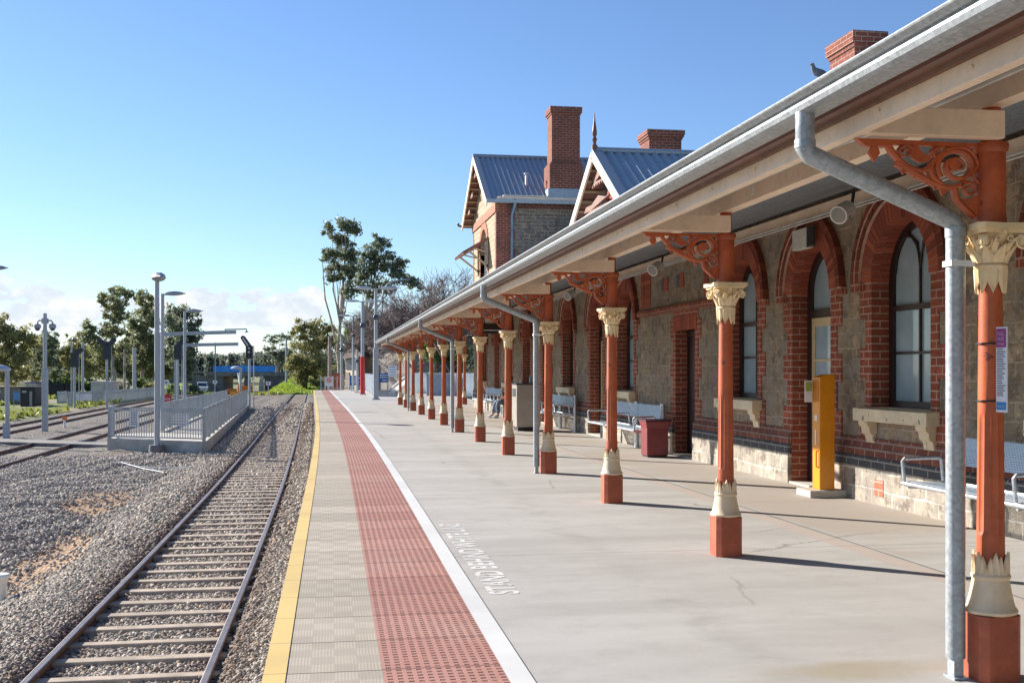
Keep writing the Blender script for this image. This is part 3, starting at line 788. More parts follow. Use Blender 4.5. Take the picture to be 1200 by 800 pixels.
# dressed base: stone plinth, slate course, moulded brick, between the doors
cuts = [(a-.02, b+.02) for kd, a, b in OPEN if kd != 'window']
segs = []; y = Y0W
for a, b in cuts: segs.append((y, a)); y = b
segs.append((y, Y1W))
p1 = MB(); p2 = MB(); p3 = MB()
for a, b in segs:
    p1.box(PX, WX+.05, a, b, -.1, .40)
    p2.prism([(PX-.002, a+.001, .40), (WX+.04, a+.001, .40), (WX+.04, a+.001, .55), (PX+.01, a+.001, .52), (PX-.002, a+.001, .505)], (0, b-a-.002, 0))
    p3.prism([(PX+.012, a+.002, .522), (WX+.03, a+.002, .545), (WX+.03, a+.002, .74), (WX-.016, a+.002, .73), (WX-.02, a+.002, .69), (PX+.03, a+.002, .62), (PX+.013, a+.002, .61)], (0, b-a-.004, 0))
p1.build('stone_base', M['plinth'], bld, bevel=.008); p2.build('slate_course', M['blueband'], bld, bevel=.006); p3.build('moulded_brick_course', M['brickdark'], bld, bevel=.006)
# odd red stones, brackets and small pipes let into the base
MB().box(PX-.006, PX+.02, 11.42, 11.62, .1, .28).box(PX-.006, PX+.02, 16.3, 16.42, .16, .3).build('red_stone', M['brickorange'], bld)
# string course and recessed panel over the plain doorway
st = MB().prism([(WX-.07, 16.7, 2.55), (WX+.1, 16.7, 2.53), (WX+.1, 16.7, 2.7), (WX-.03, 16.7, 2.68), (WX-.07, 16.7, 2.64)], (0, 4.6, 0))
st.build('string_course', M['brick'], bld)
pn = MB()
for ya, yb in ((17.3, 17.5), (20.55, 20.95), (21.0, 21.2)): 
    z = 2.72
    while z < 3.5: pn.box(WX-.014, WX+.1, ya, yb, z, z+.078); z += .088
    pn.build('brick_panel', M['vous'], bld); pn = MB()
for ya in (18.55, 19.45): MB().box(WX-.02, WX+.1, ya, ya+.2, 2.95, 3.2).build('brick_block', M['vous'], bld)
MB().box(WX-.012, WX+.2, 18.75, 18.95, 2.97, 3.19).box(WX-.012, WX+.2, 19.65, 19.85, 2.97, 3.19).build('wall_vent', M['windark'], bld)
# vent box over the first door
vb = MB().box(WX-.13, WX-.03, 13.3, 13.72, 3.06, 3.32); vb.build('vent_box', M['vent'], bld, bevel=.006)
vm = MB()
for i in range(8): vm.box(WX-.12, WX-.108, 13.07, 13.299, 3.075+i*.033, 3.086+i*.033)
for i in range(7): vm.box(WX-.119, WX-.109, 13.075+i*.034, 13.084+i*.034, 3.07, 3.32)
vm.build('vent_grille', M['black'], bld)
# roofs: long ridge hidden by the verandah, cross gable in the middle
def corrugated(mb, P, a, b, la, lb, pitch, amp, n=None, thick=.0):
    """sheet from P spanned by unit vector a (across ribs, length la) and b (down the ribs, length lb)"""
    P = Vector(P); a = Vector(a).normalized(); b = Vector(b).normalized(); nn = a.cross(b).normalized()
    m = int(la/pitch*8); vs = []
    for i in range(m+1):
        t = la*i/m; h = amp*math.sin(2*PI*t/pitch)
        q = P + a*t + nn*h; vs += [q, q + b*lb]
    return mb.add(vs, [(2*i, 2*i+2, 2*i+3, 2*i+1) for i in range(m)], True)
rf = MB()
RX, RZ = 10.0, 7.42
def roofz(x): return 4.2 + (x-5.9)*(RZ-4.2)/(RX-5.9)
sl = Vector((RX-5.9, 0, RZ-4.2))
corrugated(rf, (5.9, Y0W, 4.2), (0,1,0), sl, 39.4-Y0W, sl.length, .2, .02)
corrugated(rf, (2*RX-5.9, Y0W, 4.2), (0,1,0), (-sl.x, 0, sl.z), 39.4-Y0W, sl.length, .2, .02)
rf.build('main_roof', M['zinc'], bld, fix=False)
GYC, GZT = 23.25, 6.22; hw, gsl = 2.75, .605
gr = MB()
for s in (-1, 1):
    dn = Vector((0, s, -gsl)); L = hw*math.hypot(1, gsl)
    corrugated(gr, (5.68, GYC, GZT), (1,0,0), dn, 3.4, L, .2, .03)
gro = gr.build('gable_roof', M['zinc'], bld, fix=False)
MB().tube([(5.66, GYC, GZT+.03), (9.0, GYC, GZT+.03)], .06, 8).build('ridge_cap', M['zincedge'], gro)
fl = MB(); bg = MB(); sf = MB()
for s in (-1, 1):
    def pt(x, d, off): return (x, GYC + s*d, GZT - gsl*d + off)
    fl.bar(pt(5.74, 0, .035), pt(5.74, hw, .035), .2, .03, (0, 0, 1))
    bg.bar(pt(5.66, .0, -.09), pt(5.66, hw+.05, -.09), .045, .2, (0, 0, 1))
    for q in range(8):
        d = .42 + q*.3; sf.bar(pt(5.7, d, -.1), pt(6.2, d, -.1), .07, .05, (0, 0, 1))
ln = MB()
for s in (-1, 1): ln.bar((5.92, GYC, GZT-.05), (5.92, GYC+s*hw, GZT-.05-gsl*hw), .42, .02)
ln.build('soffit_lining', M['terracotta'], gro)
fl.build('verge_flashing', M['zincedge'], gro); bg.build('barge_board', M['creambeam'], gro); sf.build('soffit_batten', M['soffitcream'], gro)
gw = MB(); v, f = fill([(GYC-hw+.15, 4.0), (GYC+hw-.15, 4.0), (GYC, GZT-.3)], [], .3); gw.add(to_wall(v, 6.12), f); gw.build('gable_wall', M['brick'], bld)
tr = MB()
for d0, d1, zz in ((-.62, .62, 5.62), (-1.35, 1.35, 5.05)):
    outl = [(GYC+d0, zz), (GYC+d1, zz), (GYC+d1*.9, zz+.12), (GYC+d1*.45, zz+.1), (GYC, zz+.22), (GYC+d0*.45, zz+.1), (GYC+d0*.9, zz+.12)]
    nb = len(outl); low = [(GYC+d0*(1-2*q/12.), zz-.06-.07*abs(math.sin(q*1.57))) for q in range(13)]
    v, f = fill(list(reversed(low)) + outl[1:2] + outl[2:], [], .05); tr.add(to_wall(v, 5.78), f)
tr.build('gable_fretwork', M['terracotta'], gro)
rv = MB(); rv.tube([(5.95, GYC-.52, 5.0), (6.14, GYC-.52, 5.0)], .44, 24)
ring(rv, GYC-.52, 5.0, .3, .42, 18, 5.93, 6.13)
rv.build('arched_gable_vent', M['vous'], bld)
fn = MB(); fn.lathe(5.7, GYC, [(.07, 6.2), (.07, 6.33), (.035, 6.36), (.04, 6.42), (.06, 6.47), (.03, 6.52), (.055, 6.58), (.05, 6.66), (.022, 6.85), (.004, 7.04)], 10)
fn.build('finial', M['brown'], bld)
# chimneys
def chimney(parent, x0, x1, y0, y1, z0, z1, cap=.1, neck=None, name='chimney'):
    c = MB().box(x0, x1, y0, y1, z0, z1-.28)
    for i, (e, h) in enumerate(((.03, .07), (.065, .07), (cap, .14))):
        zz = z1-.28 + (0, .07, .14)[i]; c.box(x0-e, x1+e, y0-e, y1+e, zz, zz+h)
    o = c.build(name, M['brickchim'], parent)
    MB().box(x0+.12, x1-.12, y0+.12, y1-.12, z1, z1+.02).build('flue', M['black'], o)
    if neck:
        b = MB().box(x0-.1, x1+.1, y0-.1, y1+.1, z0, neck).prism([(x0-.1, y0-.1, neck), (x1+.1, y0-.1, neck), (x1+.1, y1+.1, neck), (x0-.1, y1+.1, neck)], (0,0,.001))
        b.box(x0-.05, x1+.05, y0-.05, y1+.05, neck, neck+.08); b.build('chimney_base', M['brickchim'], o)
        MB().box(x0-.16, x1+.14, y0-.13, y1+.12, z0+.1, z0+.5).build('flashing', M['zincedge'], o)
    return o
chimney(bld, 9.5, 10.05, 18.9, 19.9, 6.3, 7.68, .07)
chimney(bld, 10.0, 11.05, 33.6, 34.6, 6.3, 9.05, .09)
# small floodlight-like loudspeakers are separate things, see furniture

# ================================================================== two storey house at the far end
hs = thing('two_storey_house', 'two storey stone stationmaster house with steep blue grey iron roof and tall chimney', 'house', (8.5, 43, 0))
HY0, HY1, HX0, HX1 = 39.8, 46.2, 6.1, 13.0; HYC = 43.0; EZ, AZ = 7.88, 9.86
v, f = fill([(HY0, 3.0), (HY1, 3.0), (HY1, EZ-.1), (HYC, AZ-.25), (HY0, EZ-.1)],
            [[(HYC-.95, 4.6), (HYC+.95, 4.6)] + [(HYC+.95*math.cos(t), 6.1+.9*math.sin(t)) for t in np.linspace(0, PI, 14)]], .35)
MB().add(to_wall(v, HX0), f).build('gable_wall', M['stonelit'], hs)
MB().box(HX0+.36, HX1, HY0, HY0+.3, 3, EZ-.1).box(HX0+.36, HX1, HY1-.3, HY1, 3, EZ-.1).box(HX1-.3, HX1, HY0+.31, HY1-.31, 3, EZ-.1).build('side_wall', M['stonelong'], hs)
q = MB()
for ya, yb in ((HY0-.012, HY0+.34), (HY1-.34, HY1+.012)):
    z = 3.2; i = 0
    while z < EZ-.45:
        w = .12 if i % 2 else 0; y0 = ya; y1 = yb
        if ya < HYC: y1 -= w
        else: y0 += w
        q.box(HX0-.015, HX0+.34, y0, y1, z, z+.34); z += .34; i += 1
    q.build('brick_quoin', M['brick'], hs); q = MB()
z = 3.2; i = 0
while z < EZ-.45:
    q.box(HX0+.341, HX0+.52+(.16 if i % 2 else 0), HY0-.013, HY0+.2, z, z+.34); z += .34; i += 1
q.build('brick_quoin', M['brick'], hs)
fz = MB().box(HX0+.345, HX1, HY0-.018, HY0+.1, EZ-.5, EZ-.12)
for i in range(24): fz.box(HX0+.5+i*.28, HX0+.6+i*.28, HY0-.09, HY0-.02, EZ-.42, EZ-.13)
fz.build('brick_frieze', M['brickdark'], hs)
MB().box(HX0-.05, HX0+.1, HY0-.02, HY1+.02, EZ-.62, EZ-.32).build('brick_band', M['brickorange'], hs)
sr = MB()
for i in range(15):
    a0 = PI*i/15; a1 = PI*(i+1)/15 - .02
    sr.prism([(HX0-.03, HYC+r_*math.cos(t), 6.1+ r_*.96*math.sin(t)) for r_, t in ((.95,a0),(1.3,a0),(1.3,a1),(.95,a1))], (.2,0,0))
for s in (-1, 1):
    for i in range(4): sr.box(HX0-.02, HX0+.2, HYC+s*1.12-.17, HYC+s*1.12+.17, 4.6+i*.375, 4.6+i*.375+.36)
sr.build('window_surround', M['brickorange'], hs)
w = MB(); v, f = fill([(HYC-.95, 4.6), (HYC+.95, 4.6)] + [(HYC+.95*math.cos(t), 6.1+.9*math.sin(t)) for t in np.linspace(0, PI, 14)],
      [[(HYC-.86, 4.7), (HYC-.04, 4.7), (HYC-.04, 6.0), (HYC-.86, 6.0)], [(HYC+.04, 4.7), (HYC+.86, 4.7), (HYC+.86, 6.0), (HYC+.04, 6.0)],
       [(HYC-.85, 6.12), (HYC+.85, 6.12)] + [(HYC+.85*math.cos(t), 6.14+.78*math.sin(t)) for t in np.linspace(0.05, PI-.05, 12)]], .06)
wo = MB().add(to_wall(v, HX0+.15), f).build('window', M['white'], hs)
MB().box(HX0+.19, HX0+.2, HYC-.93, HYC+.93, 4.65, 6.1).box(HX0+.191, HX0+.199, HYC-.7, HYC+.7, 6.1, 6.7).box(HX0+.192, HX0+.198, HYC-.35, HYC+.35, 6.7, 6.93).build('pane', M['glass'], wo)
# timber hood over the window
aw = MB(); aw.bar((5.12, HYC, 5.93), (HX0-.03, HYC, 6.5), 2.7, .05)
for i in range(11): aw.bar((5.1, HYC-1.3+i*.26, 5.97), (HX0-.03, HYC-1.3+i*.26, 6.54), .04, .05)
ao = aw.build('window_hood', M['terracotta'], hs)
ab = MB()
for s in (-1, 1):
    ab.bar((HX0-.03, HYC+s*1.28, 5.45), (5.3, HYC+s*1.28, 6.05), .07, .07); ab.bar((HX0-.06, HYC+s*1.28, 5.3), (HX0-.06, HYC+s*1.28, 6.6), .07, .07)
    ab.bar((HX0-.05, HYC+s*1.28, 6.0), (5.5, HYC+s*1.28, 6.12), .05, .05)
ab.build('hood_bracket', M['soffitcream'], ao)
hr = MB(); hsl = (AZ-EZ)/(HYC-HY0); ov = .45
for s in (-1, 1):
    dn = Vector((0, s, -hsl)); L = (HYC-HY0+ov)*math.hypot(1, hsl)
    corrugated(hr, (5.68, HYC, AZ), (1,0,0), dn, HX1-5.3, L, .2, .032)
ho = hr.build('roof', M['zinc'], hs, fix=False)
MB().tube([(5.66, HYC, AZ+.03), (HX1+.3, HYC, AZ+.03)], .07, 8).build('ridge_cap', M['zincedge'], ho)
bg = MB(); sf = MB(); fl = MB(); dd = HYC-HY0+ov
for s in (-1, 1):
    def pt(x, d, off): return (x, HYC + s*d, AZ - hsl*d + off)
    bg.bar(pt(5.68, 0, -.11), pt(5.68, dd, -.11), .05, .22)
    fl.bar(pt(5.75, 0, .035), pt(5.75, dd, .035), .2, .03)
    for i in range(10): sf.bar(pt(5.72, .5+i*.33, -.13), pt(6.15, .5+i*.33, -.13), .08, .06)
    fl.bar(pt(5.68, dd, -.02), pt(HX1, dd, -.02), .14, .12)
ln = MB()
for s in (-1, 1): ln.bar((5.93, HYC, AZ-.06), (5.93, HYC+s*dd, AZ-.06-hsl*dd), .4, .02)
ln.build('soffit_lining', M['terracotta'], ho)
bg.build('barge_board', M['creambeam'], ho); fl.build('gutter', M['galv'], ho); sf.build('soffit_batten', M['soffitcream'], ho)
tr = MB()
for d0, zz in ((.8, 9.1), (1.7, 8.45), (2.6, 7.9)):
    for s in (-1, 1):
        v, f = fill([(HYC+s*d0, zz), (HYC+s*(d0-.7), zz), (HYC+s*(d0-.62), zz+.2), (HYC+s*(d0-.4), zz+.12), (HYC+s*(d0-.2), zz+.26), (HYC+s*d0*.98, zz+.3)], [], .05)
        tr.add(to_wall(v, 5.78), f)
tr.build('gable_fretwork', M['terracotta'], ho); 
MB().box(HX0, HX1, HY0-ov+.05, HY0-ov+.12, EZ-.28, EZ-.12).box(HX0+.2, HX1, HY0-ov+.1, HY0, EZ-.1, EZ-.06).build('eave_board', M['creambeam'], ho)
dp = MB().tube([(6.72, HY0-.42, EZ-.2), (6.72, HY0-.4, EZ-.4), (6.66, HY0-.08, EZ-.75), (6.66, HY0-.08, 3.4)], .055, 10); dp.build('downpipe', paint('blue_grey_pipe', (.2,.28,.36), .5), hs)
c = chimney(hs, 8.1, 9.15, 39.55, 40.4, 7.6, 11.1, .07, neck=9.0)
vt = MB().tube([(7.35, 40.6, 8.3), (7.35, 40.6, 8.75)], .05, 8).ball((7.35, 40.6, 8.8), .1, 10, (1,1,.6)); vt.build('vent_pipe', M['steel'], ho)
# bird-like gargoyle finials at the eave ends
MB().bar((5.7, HY1+.45, EZ-.3), (5.52, HY1+.5, EZ-.26), .06, .08).ball((5.52, HY1+.5, EZ-.2), .06, 8).build('eave_ornament', M['brown'], ho)
# ================================================================== verandah
vr = thing('station_verandah', 'long platform verandah with galvanised gutter on red cast iron columns with cream capitals', 'verandah', (3.21, 22, 0))
VY0, VY1 = -7.0, 50.3
CXc = 3.21; SP = 3.65; Y1C = 4.97; NCOL = 13
def prof_y(pts, y0, y1): return MB().prism([(p[0], y0, p[1]) for p in pts], (0, y1-y0, 0))
sl = Vector((6.2-2.22, 0, 3.66-2.815))
rs = MB(); corrugated(rs, (2.22, VY0, 2.815), (0,1,0), sl, VY1-VY0, sl.length, .1, .016)
rs.build('roof_sheet', M['soffit'], vr, fix=False)
g = prof_y([(2.33,2.718),(2.238,2.718),(2.216,2.730),(2.206,2.752),(2.208,2.766),(2.217,2.771),(2.215,2.777),(2.188,2.781),(2.168,2.792),(2.163,2.801),(2.17,2.809),(2.182,2.805),(2.2,2.79),(2.33,2.79)], VY0, VY1)
gt = g.build('gutter', M['galv'], vr, bevel=.003)
prof_y([(2.333,2.80),(2.333,2.748),(2.345,2.742),(2.372,2.738),(2.378,2.725),(2.40,2.718),(2.425,2.716),(2.43,2.70),(2.453,2.70),(2.453,2.80)], VY0, VY1).build('fascia_moulding', M['brown'], vr)
fb = prof_y([(2.455,2.615),(2.51,2.615),(2.51,2.80),(2.455,2.80)], VY0, VY1); fbo = fb.build('fascia_beam', M['creambeam'], vr, bevel=.004)
y = 1.0
while y < 26: MB().tube([(2.447, y, 2.665), (2.456, y, 2.665)], .011, 8).build('bolt', M['creambeam'], fbo); y += .73
prof_y([(3.16,2.78),(3.26,2.78),(3.26,2.97),(3.16,2.96)], VY0, VY1).build('wall_plate', M['creambeam'], vr)
prof_y([(6.04,3.44),(6.13,3.44),(6.13,3.58),(6.04,3.56)], VY0, 46).build('ledger', M['creambeam'], vr)
cd = MB().tube([(3.08, VY0, 2.86), (3.08, 5.9, 2.86), (3.08, 6.4, 2.88), (3.08, VY1, 2.88)], .016, 8)
cd.tube([(5.98, VY0, 3.4), (5.98, 46, 3.4)], .018, 8); cd.tube([(5.96, VY0, 3.36), (5.96, 46, 3.36)], .01, 6)
for i in range(NCOL): cd.tube([(3.08, Y1C+i*SP-.9, 2.84), (3.08, Y1C+i*SP-.9, 2.79)], .012, 6)
cd.build('conduit', M['vent'], vr)

# ---- one column at x=0,y=0
def leaf(mb, ang, r0, z0, r1, z1, w, tip_out=.0, n=6, th=.012):
    """pointed leaf hugging the shaft from (r0,z0) to its tip (r1,z1)"""
    fr = []
    for i in range(n+1):
        t = i/n; hw_ = w*(1-t**2.2)*(1+.25*math.sin(t*PI)); r = r0 + (r1-r0)*t + tip_out*t**3; z = z0 + (z1-z0)*t
        fr.append((r, z, hw_))
    vs = []; 
    for (r, z, h) in fr:
        for s, o in ((-1,0), (-.45,th*.9), (0,th*.5), (.45,th*.9), (1,0)):
            a = ang + s*h/max(r,.02); vs.append(((r+o)*math.cos(a), (r+o)*math.sin(a), z))
    fs = [(i*5+k, i*5+k+1, (i+1)*5+k+1, (i+1)*5+k) for i in range(n) for k in range(4)]
    mb.add(vs, fs, True)
def octo(h, c): return [(-h+c,-h),(h-c,-h),(h,-h+c),(h,h-c),(h-c,h),(-h+c,h),(-h,h-c),(-h,-h+c)]
sh = MB()
def flute(a, z):
    if .70 < z < 1.30:
        f = min(1, (z-.70)/.02, (1.30-z)/.03); return 1 - .085*max(0, f)*(abs(math.sin(6*a))**.6)
    return 1
zz = [.5, .6, .69, .7005, .705, .72, .9, 1.1, 1.26, 1.285, 1.2995, 1.31, 1.6, 1.9]
sh.lathe(0, 0, [(.0665 - .0125*(z-.5)/1.4, z) for z in zz], 72, flute)
sh.lathe(0, 0, [(.055,1.9),(.06,2.0),(.06,2.2)], 20)
sh.lathe(0, 0, [(.074,2.205),(.074,2.24),(.069,2.26),(.069,2.56),(.08,2.572),(.084,2.59),(.08,2.608),(.069,2.61)], 32)
sh.lathe(0, 0, [(.047,2.6),(.047,3.0)], 20)
col = sh.build('column', M['red'])
pl = MB(); pl.prism([(x,y,0.0) for x,y in octo(.11,.034)], (0,0,.318))
for s in (-1,1): pl.tube([(s*.065,-.113,.235),(s*.065,-.108,.235)], .008, 8)
pl.build('plinth', M['redplinth'], col, bevel=.006)
cl = MB(); cl.lathe(0, 0, [(.105,.316),(.122,.322),(.126,.335),(.118,.347),(.112,.352),(.1,.40),(.091,.45),(.086,.485),(.092,.492),(.093,.503),(.088,.51),(.078,.52),(.068,.53)], 32)
for i in range(6):
    a = (i+.25)*PI/3
    leaf(cl, a, .074, .5, .071, .62, .026, .004, 8, .014)
    for s in (-1,1):
        leaf(cl, a + s*.3, .076, .5, .073, .60, .017, .002, 6, .014); leaf(cl, a + s*.5, .078, .5, .076, .555, .012, 0, 5)
cl.build('base_collar', M['cream'], col)
cp = MB()
cp.lathe(0, 0, [(.058,1.97),(.066,1.985),(.075,1.995),(.079,2.005),(.075,2.015),(.064,2.02),(.064,2.04),(.07,2.08),(.085,2.12),(.105,2.15),(.11,2.165)], 32)
for i in range(8): leaf(cp, (i+.5)*PI/4, .068, 1.995, .061, 1.875, .027, 0)
for i in range(8):
    a = i*PI/4; leaf(cp, a, .066, 2.02, .1, 2.11, .03, .02)
    leaf(cp, a+PI/8, .07, 2.06, .12, 2.14, .022, .02)
# abacus with hollowed sides
def abac(h, c, hol):
    pts = []
    for q in range(4):
        a = q*PI/2 - PI/4
        for s in (-1, 0, 1):
            t = s*(h-c)
            r = h - hol*(1-(s*s))
            x, y = r, t
            ca, sa = math.cos(q*PI/2), math.sin(q*PI/2); pts.append((x*ca-y*sa, x*sa+y*ca))
    return pts
cp.prism([(x,y,2.178) for x,y in abac(.146,.026,.022)], (0,0,.03))
cp.prism([(x,y,2.160) for x,y in abac(.13,.024,.022)], (0,0,.0185))
def spiral(c, ea, eb, r0, r1, turns, n, r, mb, a0=0):
    c = Vector(c); ea = Vector(ea); eb = Vector(eb); pts = []
    for i in range(n+1):
        t = i/n; rr = r0 + (r1-r0)*t; a = a0 + 2*PI*turns*t
        pts.append(c + ea*(rr*math.cos(a)) + eb*(rr*math.sin(a)))
    mb.tube(pts, [r*(1-.4*i/n) for i in range(n+1)], 6)
for q in range(4):
    a = PI/4 + q*PI/2; d = Vector((math.cos(a), math.sin(a), 0)); t = Vector((-d.y, d.x, 0))
    cp.tube([d*.142 - t*.02 + Vector((0,0,2.127)), d*.142 + t*.02 + Vector((0,0,2.127))], .026, 12)
    b = q*PI/2; e = Vector((math.cos(b), math.sin(b), 0)); t2 = Vector((-e.y, e.x, 0))
    for s in (-1, 1):
        spiral(e*.112 + t2*(s*.098) + Vector((0,0,2.118)), t2*s, Vector((0,0,1)), .034, .006, 1.5, 16, .007, cp, PI*.9)
        spiral(e*.112 + t2*(s*.03) + Vector((0,0,2.132)), t2*s, Vector((0,0,1)), .022, .005, 1.25, 12, .006, cp, PI*1.5)
    cp.ball(e*.115 + Vector((0,0,2.17)), .016, 8)
cp.build('capital', M['capital'], col)

# ---- fretwork bracket and its beam (column axis at x=0)
def bp(a, b): return (-.07 - (874-a)*.000823, 2.6 - (b-157)*.000718)   # drawing units -> metres
def ribbon(mb, pts, w, d=.03, closed=False):
    """flat strip following 2D points, width w (number or list)"""
    n = len(pts); ws = w if isinstance(w, (list, tuple)) else [w]*n; L = []; Rr = []
    for i in range(n):
        p = Vector(pts[max(i-1,0)]); q = Vector(pts[min(i+1,n-1)]); t = (q-p)
        t = t.normalized() if t.length > 1e-9 else Vector((1,0)); nn = Vector((-t.y, t.x)); c = Vector(pts[i])
        L.append(c + nn*ws[i]/2); Rr.append(c - nn*ws[i]/2)
    vs = []
    for i in range(n):
        for p in (L[i], Rr[i]):
            vs.append((p.x, -d/2, p.y))
        m = (L[i]+Rr[i])/2; vs.append((m.x, -d/2-.006, m.y))
        for p in (L[i], Rr[i]): vs.append((p.x, d/2, p.y))
    fs = []
    for i in range(n-1):
        o = i*5; k = (i+1)*5
        fs += [(o,o+2,k+2,k), (o+2,o+1,k+1,k+2), (o+3,k+3,k+4,o+4), (o,k,k+3,o+3), (o+1,o+4,k+4,k+1)]
    fs += [(0,3,4,1,2), ((n-1)*5+2,(n-1)*5+1,(n-1)*5+4,(n-1)*5+3,(n-1)*5)]
    mb.add(vs, fs)
def curve2(pts, n=6):
    out = []
    P = [pts[0]] + list(pts) + [pts[-1]]
    for i in range(1, len(P)-2):
        for j in range(n):
            t = j/n; p0, p1, p2, p3 = (np.array(P[i-1+q], float) for q in range(4))
            out.append(tuple(.5*((2*p1)+(-p0+p2)*t+(2*p0-5*p1+4*p2-p3)*t*t+(-p0+3*p1-3*p2+p3)*t**3)))
    out.append(tuple(pts[-1])); return out
bk = MB(); U = .00077
def plate(poly, d=.022, yo=0.0):
    q = [bp(*p) for p in poly]; bk.prism([(p[0], -d/2+yo, p[1]) for p in q], (0, d, 0))
def rib(pts, w0, w1, d=.03, n=6):
    c = [bp(*p) for p in curve2(pts, n)]; m = len(c); ribbon(bk, c, [(w0 + (w1-w0)*i/(m-1))*U for i in range(m)], d)
plate([(95,143),(930,150),(930,178),(330,176),(290,196),(250,190),(200,196),(150,190)], .034)
plate([(872,176),(905,176),(905,655),(872,655)], .03); plate([(905,176),(950,176),(950,690),(905,690)], .04)
plate([(205,178),(226,178),(246,236),(211,296),(176,236)], .02, -.002)
rib([(300,180),(330,232),(380,290),(440,330),(510,345),(560,320),(596,262),(650,215)], 34, 26)
sp = [(735+ (130*(1-t*.74))*math.cos(2.5+t*10.6), 310+(128*(1-t*.74))*math.sin(2.5+t*10.6)) for t in np.linspace(0,1,40)]
rib(sp, 34, 16, .03, 1)
plate([(715+36*math.cos(t), 305+36*math.sin(t)) for t in np.linspace(0, 2*PI, 13)[:-1]], .036)
sp = [(405+(46*(1-t*.75))*math.cos(-.4-t*9.4), 220+(46*(1-t*.75))*math.sin(-.4-t*9.4)) for t in np.linspace(0,1,26)]
rib(sp, 15, 8, .03, 1)
plate([(432,182),(480,176),(520,226),(566,246),(552,282),(500,292),(450,262)], .02)
rib([(352,290),(430,338),(520,392),(600,432),(668,452),(740,440),(790,400)], 50, 20)
for (x, y) in ((400,352),(470,372),(545,415),(650,488),(600,450)): plate([(x-26,y-34),(x+26,y-14),(x-4,y+24)], .018, .001)
rib([(560,320),(585,390),(640,435)], 40, 30)
rib([(720,455),(735,530),(780,585),(850,650)], 34, 22)
sp = [(812+(54*(1-t*.75))*math.cos(3.4+t*8.6), 462+(54*(1-t*.75))*math.sin(3.4+t*8.6)) for t in np.linspace(0,1,24)]
rib(sp, 20, 9, .03, 1)
plate([(756,520),(800,530),(872,500),(872,645),(815,592)], .02)
rib([(596,262),(580,215),(600,190),(650,180)], 24, 16); rib([(660,200),(740,180),(800,190),(850,240),(868,300)], 26, 18)
rib([(868,300),(838,360),(872,420)], 22, 18)
for (x, y) in ((610,195),(690,190),(845,225),(850,330)): plate([(x-20,y-18),(x+24,y-8),(x+2,y+26)], .018, .001)
brk = bk.build('fretwork_bracket', M['red'])
cb = MB().box(-.72, .0, -.075-.045, -.075+.015, 2.612, 2.745); cbo = cb.build('bracket_beam', M['creambeam'], bevel=.004)

def place(o, y, first):
    c = o if first else o.copy()
    if not first: COL.objects.link(c)
    c.parent = vr; c.location = (CXc - WL[vr.name].x, y - WL[vr.name].y, 0)
    if not first:
        for ch in o.children:
            d = ch.copy(); COL.objects.link(d); d.parent = c
for i in range(NCOL):
    y = Y1C + i*SP
    for o in (col, brk, cbo): place(o, y, i == 0)
# ---- downpipes beside columns 0, 3, 6 and 10
def downpipe(y):
    yp = y + .02
    p = MB().tube([(2.255, yp, 2.73), (2.255, yp, 2.555), (2.275, yp, 2.53), (3.01, yp, 2.235), (3.035, yp, 2.21), (3.035, yp, .10)], .046, 20)
    p.tube([(2.255, yp, 2.56), (2.255, yp, 2.60)], .05, 20); p.tube([(3.035, yp, 2.15), (3.035, yp, 2.2)], .05, 20)
    o = p.build('downpipe', M['galv'], vr)
    b = MB().box(3.01, 3.06, yp-.03, yp+.03, 0, .115).box(3.0, 3.075, yp-.05, yp+.05, 0, .012); b.build('shoe', M['galvpole'], o)
    for z in (2.02,):
        MB().box(2.983, 3.087, yp-.052, yp-.048, z-.014, z+.014).box(2.983, 2.987, yp-.048, yp+.03, z-.014, z+.014).box(3.083, 3.155, yp-.01, yp-.005, z-.012, z+.012).build('strap', M['white'], o)
for i in (0, 3, 6, 10): downpipe(Y1C + i*SP)
# ================================================================== things on the platform
def perfmat():
    g = G('perforated_steel'); p = g.obj(); s = g.sep(p)
    fy = g.mth('SUBTRACT', g.mth('FRACT', g.mth('MULTIPLY', s[1], 45)), .5); fx = g.mth('SUBTRACT', g.mth('FRACT', g.mth('MULTIPLY', g.mth('ADD', s[0], s[2]), 45)), .5)
    d = g.mth('ADD', g.mth('MULTIPLY', fx, fx), g.mth('MULTIPLY', fy, fy)); hole = g.mth('LESS_THAN', d, .075)
    g.end(g.mix(g.noise(p, 5, 4), (.36,.47,.58), (.46,.56,.67)), .42, .25)
    tr = g.n('ShaderNodeBsdfTransparent'); mx = g.n('ShaderNodeMixShader'); g.lk(hole, mx.inputs[0])
    g.lk(g.b.outputs[0], mx.inputs[1]); g.lk(tr.outputs[0], mx.inputs[2]); g.lk(mx.outputs[0], g.out.inputs[0]); return g.m
M['perf'] = perfmat()
